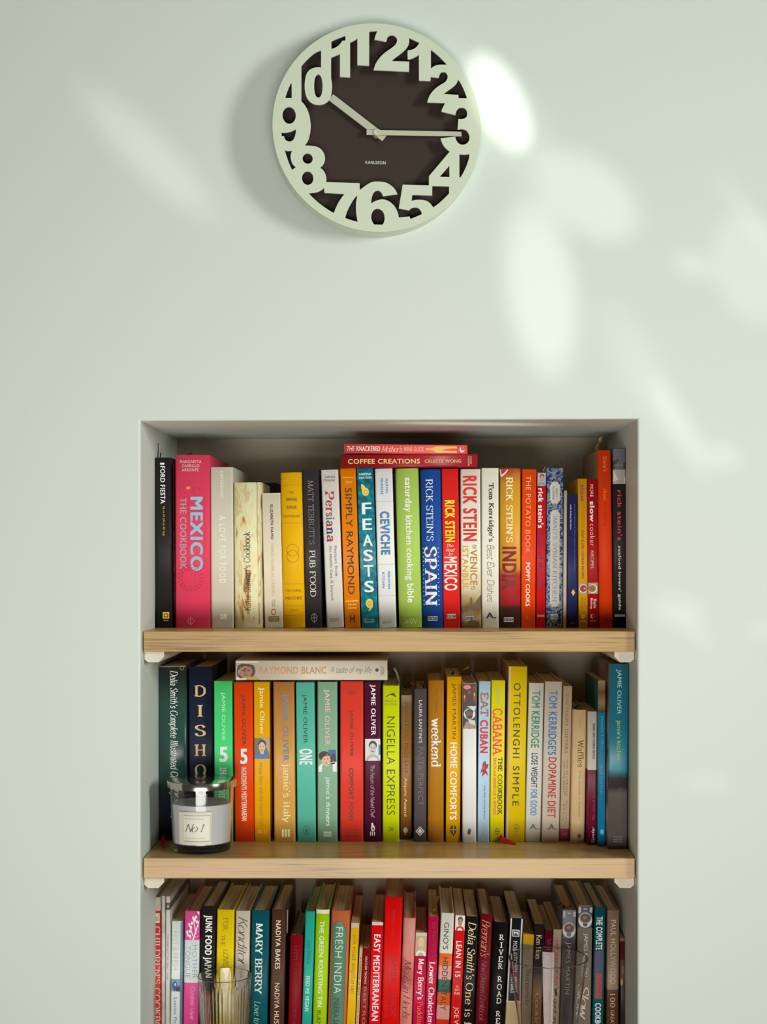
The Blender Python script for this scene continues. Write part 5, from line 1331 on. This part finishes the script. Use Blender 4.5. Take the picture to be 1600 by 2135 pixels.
book(2, 'hf', (1205.3, 1237.5, 1887, 1201, 1232), (128, 116, 102), 'brownish grey hardback with food photo and large pale script title', [('a', (214, 206, 196), 'sans', 'JAMES MARTIN', 'd', .38, .70, 1946, 2036), ('t', (206, 196, 180), 'scriptb', 'Slow', 'd', .2, .84, 2052, 2126)], [('cover_photo', dish(1888, 1935, (56, 54, 60)))])
book(2, 'hf', (1240.3, 1263.8, 1892, 1235.5, 1259.5), (6, 80, 90), 'petrol blue hardback with white condensed capitals and purple and brick red blocks', [('t', (206, 212, 208), 'black', 'THE COMPLETE', 'd', .16, .74, 1911, 1980), ('t', (206, 212, 208), 'black', 'COOKBOOK', 'd', .2, .74, 2091, 2160)],
     [('colour_block', [('r', (62, 56, 96), .03, .85, 1982, 2026)]), ('colour_block', [('r', (128, 44, 48), .14, .8, 2028, 2083), ('t', (150, 60, 66), 'black', 'INDIAN', 'd', .24, .7, 2031, 2080)])])
ph = (196, 178, 154)
book(2, 'hf', (1266.6, 1292.3, 1897.5, 1264.8, 1290.3), bands([(0, (84, 50, 32)), (.461, (84, 50, 32)), (.462, (132, 108, 86))], 0, 1, interp='CONSTANT'), 'two-tone brown hardback with thin cream capitals', [('a', ph, 'thin', 'PAUL HOLLYWOOD', 'd', .3, .72, 1918, 2051), ('t', ph, 'thin', '100', 'd', .28, .7, 2072, 2100), ('t', ph, 'thin', 'GREAT BREADS', 'd', .34, .64, 2106, 2180)])
book(2, 'pb', (1293.3, 1303, 1955.5, 1294.2, 1305), bands([(0, (44, 26, 22)), (.50, (46, 28, 24)), (.60, (40, 24, 20)), (.66, (96, 66, 50)), (.815, (92, 62, 48)), (.82, (86, 8, 14)), (.97, (84, 8, 14)), (.975, (140, 110, 90))], .0, 1), 'very thin dark maroon and brown paperback, last in its row by the alcove side', [('t', (150, 130, 110), 'sans', 'PIES', 'd', .3, .7, 2014, 2030)], [('picture', [('o', (170, 120, 50), .02, .5, 2040, 2056)])], dep=.15)

# ---------------------------------------------------------------- glass things
def glass_mat(name, tint=(1, 1, 1), rough=0.0, ior=1.45):
    m, nt, b = nodes_of(name, rough)
    b.inputs['Base Color'].default_value = (*tint, 1)
    b.inputs['Transmission Weight'].default_value = 1
    b.inputs['IOR'].default_value = ior
    b.inputs['Specular IOR Level'].default_value = 0.5
    return m


GLASS = glass_mat('clear_glass', (.985, .99, .985))
RIBBED = glass_mat('ribbed_glass', (.98, .965, .93), .06)
THIN = glass_mat('thin_glass', (.985, .98, .97), 0, 1.3)


def candle():
    yc = .080
    kk = (CD + yc) / F
    x = (421.3 - VX) * kk
    z0 = ZS[1] + 0.0003
    H = 0.0995
    root = empty('scented_candle', (x, yc, z0))
    tag(root, 'white candle in a clear glass jar with silver lid, in front of the dark books', 'candle')
    rb, rt = .0455, .0495
    bm = bmesh.new()
    prof = [(.001, 0), (rb - .004, 0), (rb - .001, .0012), (rb, .004), (rt, H), (rt - .0022, H), (rb - .0022, .0135), (rb - .006, .0115), (.001, .0110)]
    lathe(bm, prof, 72, close=False)
    bm.faces.new([v for v in bm.verts if abs(v.co.z - .0110) < 1e-6 and v.co.xy.length < .0012])
    bm.faces.new([v for v in bm.verts if abs(v.co.z) < 1e-6 and v.co.xy.length < .0012])
    bmesh.ops.recalc_face_normals(bm, faces=bm.faces)
    obj('glass_jar', bm, GLASS, root, True)
    wax = mat((240, 240, 230), .5)
    bm = bmesh.new()
    zw = .0745
    ri = lambda z: rb - .0027 + (rt - rb) * (z - .0135) / (H - .0135)
    lathe(bm, [(.001, .0125), (ri(.0135) - .006, .0125), (ri(.0145), .0145), (ri(zw), zw), (ri(zw) - .004, zw - .0008), (.02, zw - .0025), (.001, zw - .003)], 64)
    bmesh.ops.recalc_face_normals(bm, faces=bm.faces)
    obj('wax', bm, wax, root, True)
    bm = bmesh.new()
    for s in (-.0016, .0016):
        r = lathe(bm, [(.0007, zw - .003), (.0007, zw + .012)], 8)
        for ring in r:
            for v in ring:
                v.co.x += s + .006
    obj('wick', bm, mat((216, 210, 196)), root)
    steel = mat((206, 200, 190), .16, 1.0, g=1.0)
    bm = bmesh.new()
    rl = .0535
    lathe(bm, [(rl - .002, H - .0012), (rl, H - .0004), (rl + .0006, H + .0085), (rl, H + .0098), (rl - .0014, H + .0103), (.02, H + .0106), (.001, H + .0106)], 96)
    bmesh.ops.recalc_face_normals(bm, faces=bm.faces)
    o = obj('lid', bm, steel, root, True)
    o['label'] = 'polished silver lid'
    # paper label wrapped round the front of the jar
    a0, a1 = math.radians(-129), math.radians(-64)

    def wrap(u, z, l):
        a = a0 + (a1 - a0) * u
        r = rb + (rt - rb) * z / H + .0003 + l * LIFT
        return (r * math.cos(a), r * math.sin(a), z)
    bm = bmesh.new()
    print_rect(bm, wrap, 0, 1, .016, .066, 0, 0, 20)
    bm.faces.ensure_lookup_table()
    lb = obj('label', bm, mat((196, 194, 180), .6), root)
    ink, gr = (60, 52, 48), (160, 146, 122)
    items = [('r', (202, 202, 190), .19, .97, .021, .061), ('r', gr, .19, .97, .0600, .0612), ('r', gr, .19, .97, .0205, .0218), ('r', (176, 160, 136), .955, .97, .021, .061)]
    T = lambda u, y, l: wrap(u, .07 - y, l + 2)
    items = [(i[0], i[1], i[2], i[3], .07 - i[5], .07 - i[4]) for i in items]
    items += [('t', ink, 'script', 'No 1', 'h', .24, .80, .0220, .0345), ('t', gr, 'serif', 'Oak, Rum and Cinnamon', 'h', .22, .78, .0128, .0152), ('t', gr, 'serif', 'Scented Fragranced Candle', 'h', .22, .80, .0430, .0453)]
    decal('label_lettering', T, items, lb)


candle()


def tumbler(name, px, yc, zt_px, r_top, r_bot, H, ribs, m, lab, t=.0018, foot=None):
    kk = (CD + yc) / F
    z0 = ZS[2] + .0003
    zt = CZ - (zt_px - VY) * kk
    H = zt - z0
    root = empty(name, ((px - VX) * kk, yc, z0))
    tag(root, lab, 'glass', 'drinking glasses on the lowest shelf')
    bm = bmesh.new()
    n = ribs * 8 if ribs else 96
    rip = (lambda a, r, z: r + (.0003 * math.cos(ribs * a) if .004 < z < H - .014 and r > r_bot * .6 else 0)) if ribs else None
    R = lambda z: r_bot + (r_top - r_bot) * (foot(z / H) if foot else z / H)
    zs = [H * i / 24 for i in range(1, 24)]
    prof = [(.001, 0), (R(0) - .003, 0), (R(0) - .0006, .001)] + [(R(z), z) for z in zs] + [(R(H), H - .0008), (R(H) - t / 2, H), (R(H) - t, H - .0008)]
    lathe(bm, prof, n, ripple=rip, close=False)
    first = [v for v in bm.verts if abs(v.co.z) < 1e-7 and v.co.xy.length < .0015]
    bm.faces.new(first)
    bm2 = [(R(z) - t, z) for z in reversed(zs) if z > .011] + [(R(.010) - t - .003, .009), (.001, .0085)]
    # inner wall
    base = [v for v in bm.verts if abs(v.co.z - (H - .0008)) < 1e-7]
    inner = sorted([v for v in base], key=lambda v: v.co.xy.length)[:n]
    inner.sort(key=lambda v: math.atan2(v.co.y, v.co.x) % (2 * math.pi - 1e-9))
    prev = inner
    a0 = [math.atan2(v.co.y, v.co.x) for v in inner]
    for r, z in bm2:
        ring = [bm.verts.new((r * math.cos(a), r * math.sin(a), z)) for a in a0]
        for i in range(n):
            j = (i + 1) % n
            bm.faces.new((prev[i], prev[j], ring[j], ring[i]))
        prev = ring
    bm.faces.new(prev)
    bmesh.ops.recalc_face_normals(bm, faces=bm.faces)
    obj('glass_body', bm, m, root, True)
    return root


tumbler('ribbed_tumbler', 468.5, .080, 2032, .0420, .0345, .15, 44, RIBBED, 'ribbed clear tumbler standing in front of the yellow and black spines')
tumbler('wide_glass', 1143.5, .062, 1995, .0610, .022, .17, 0, THIN, 'wide-mouthed smooth clear glass tapering downwards, in front of the taupe and maroon spines', .0016,
        lambda s: min(1, .30 + .70 * s ** .9 if s > .12 else .30 + .7 * .12 ** .9 + (.12 - s) * 1.6))
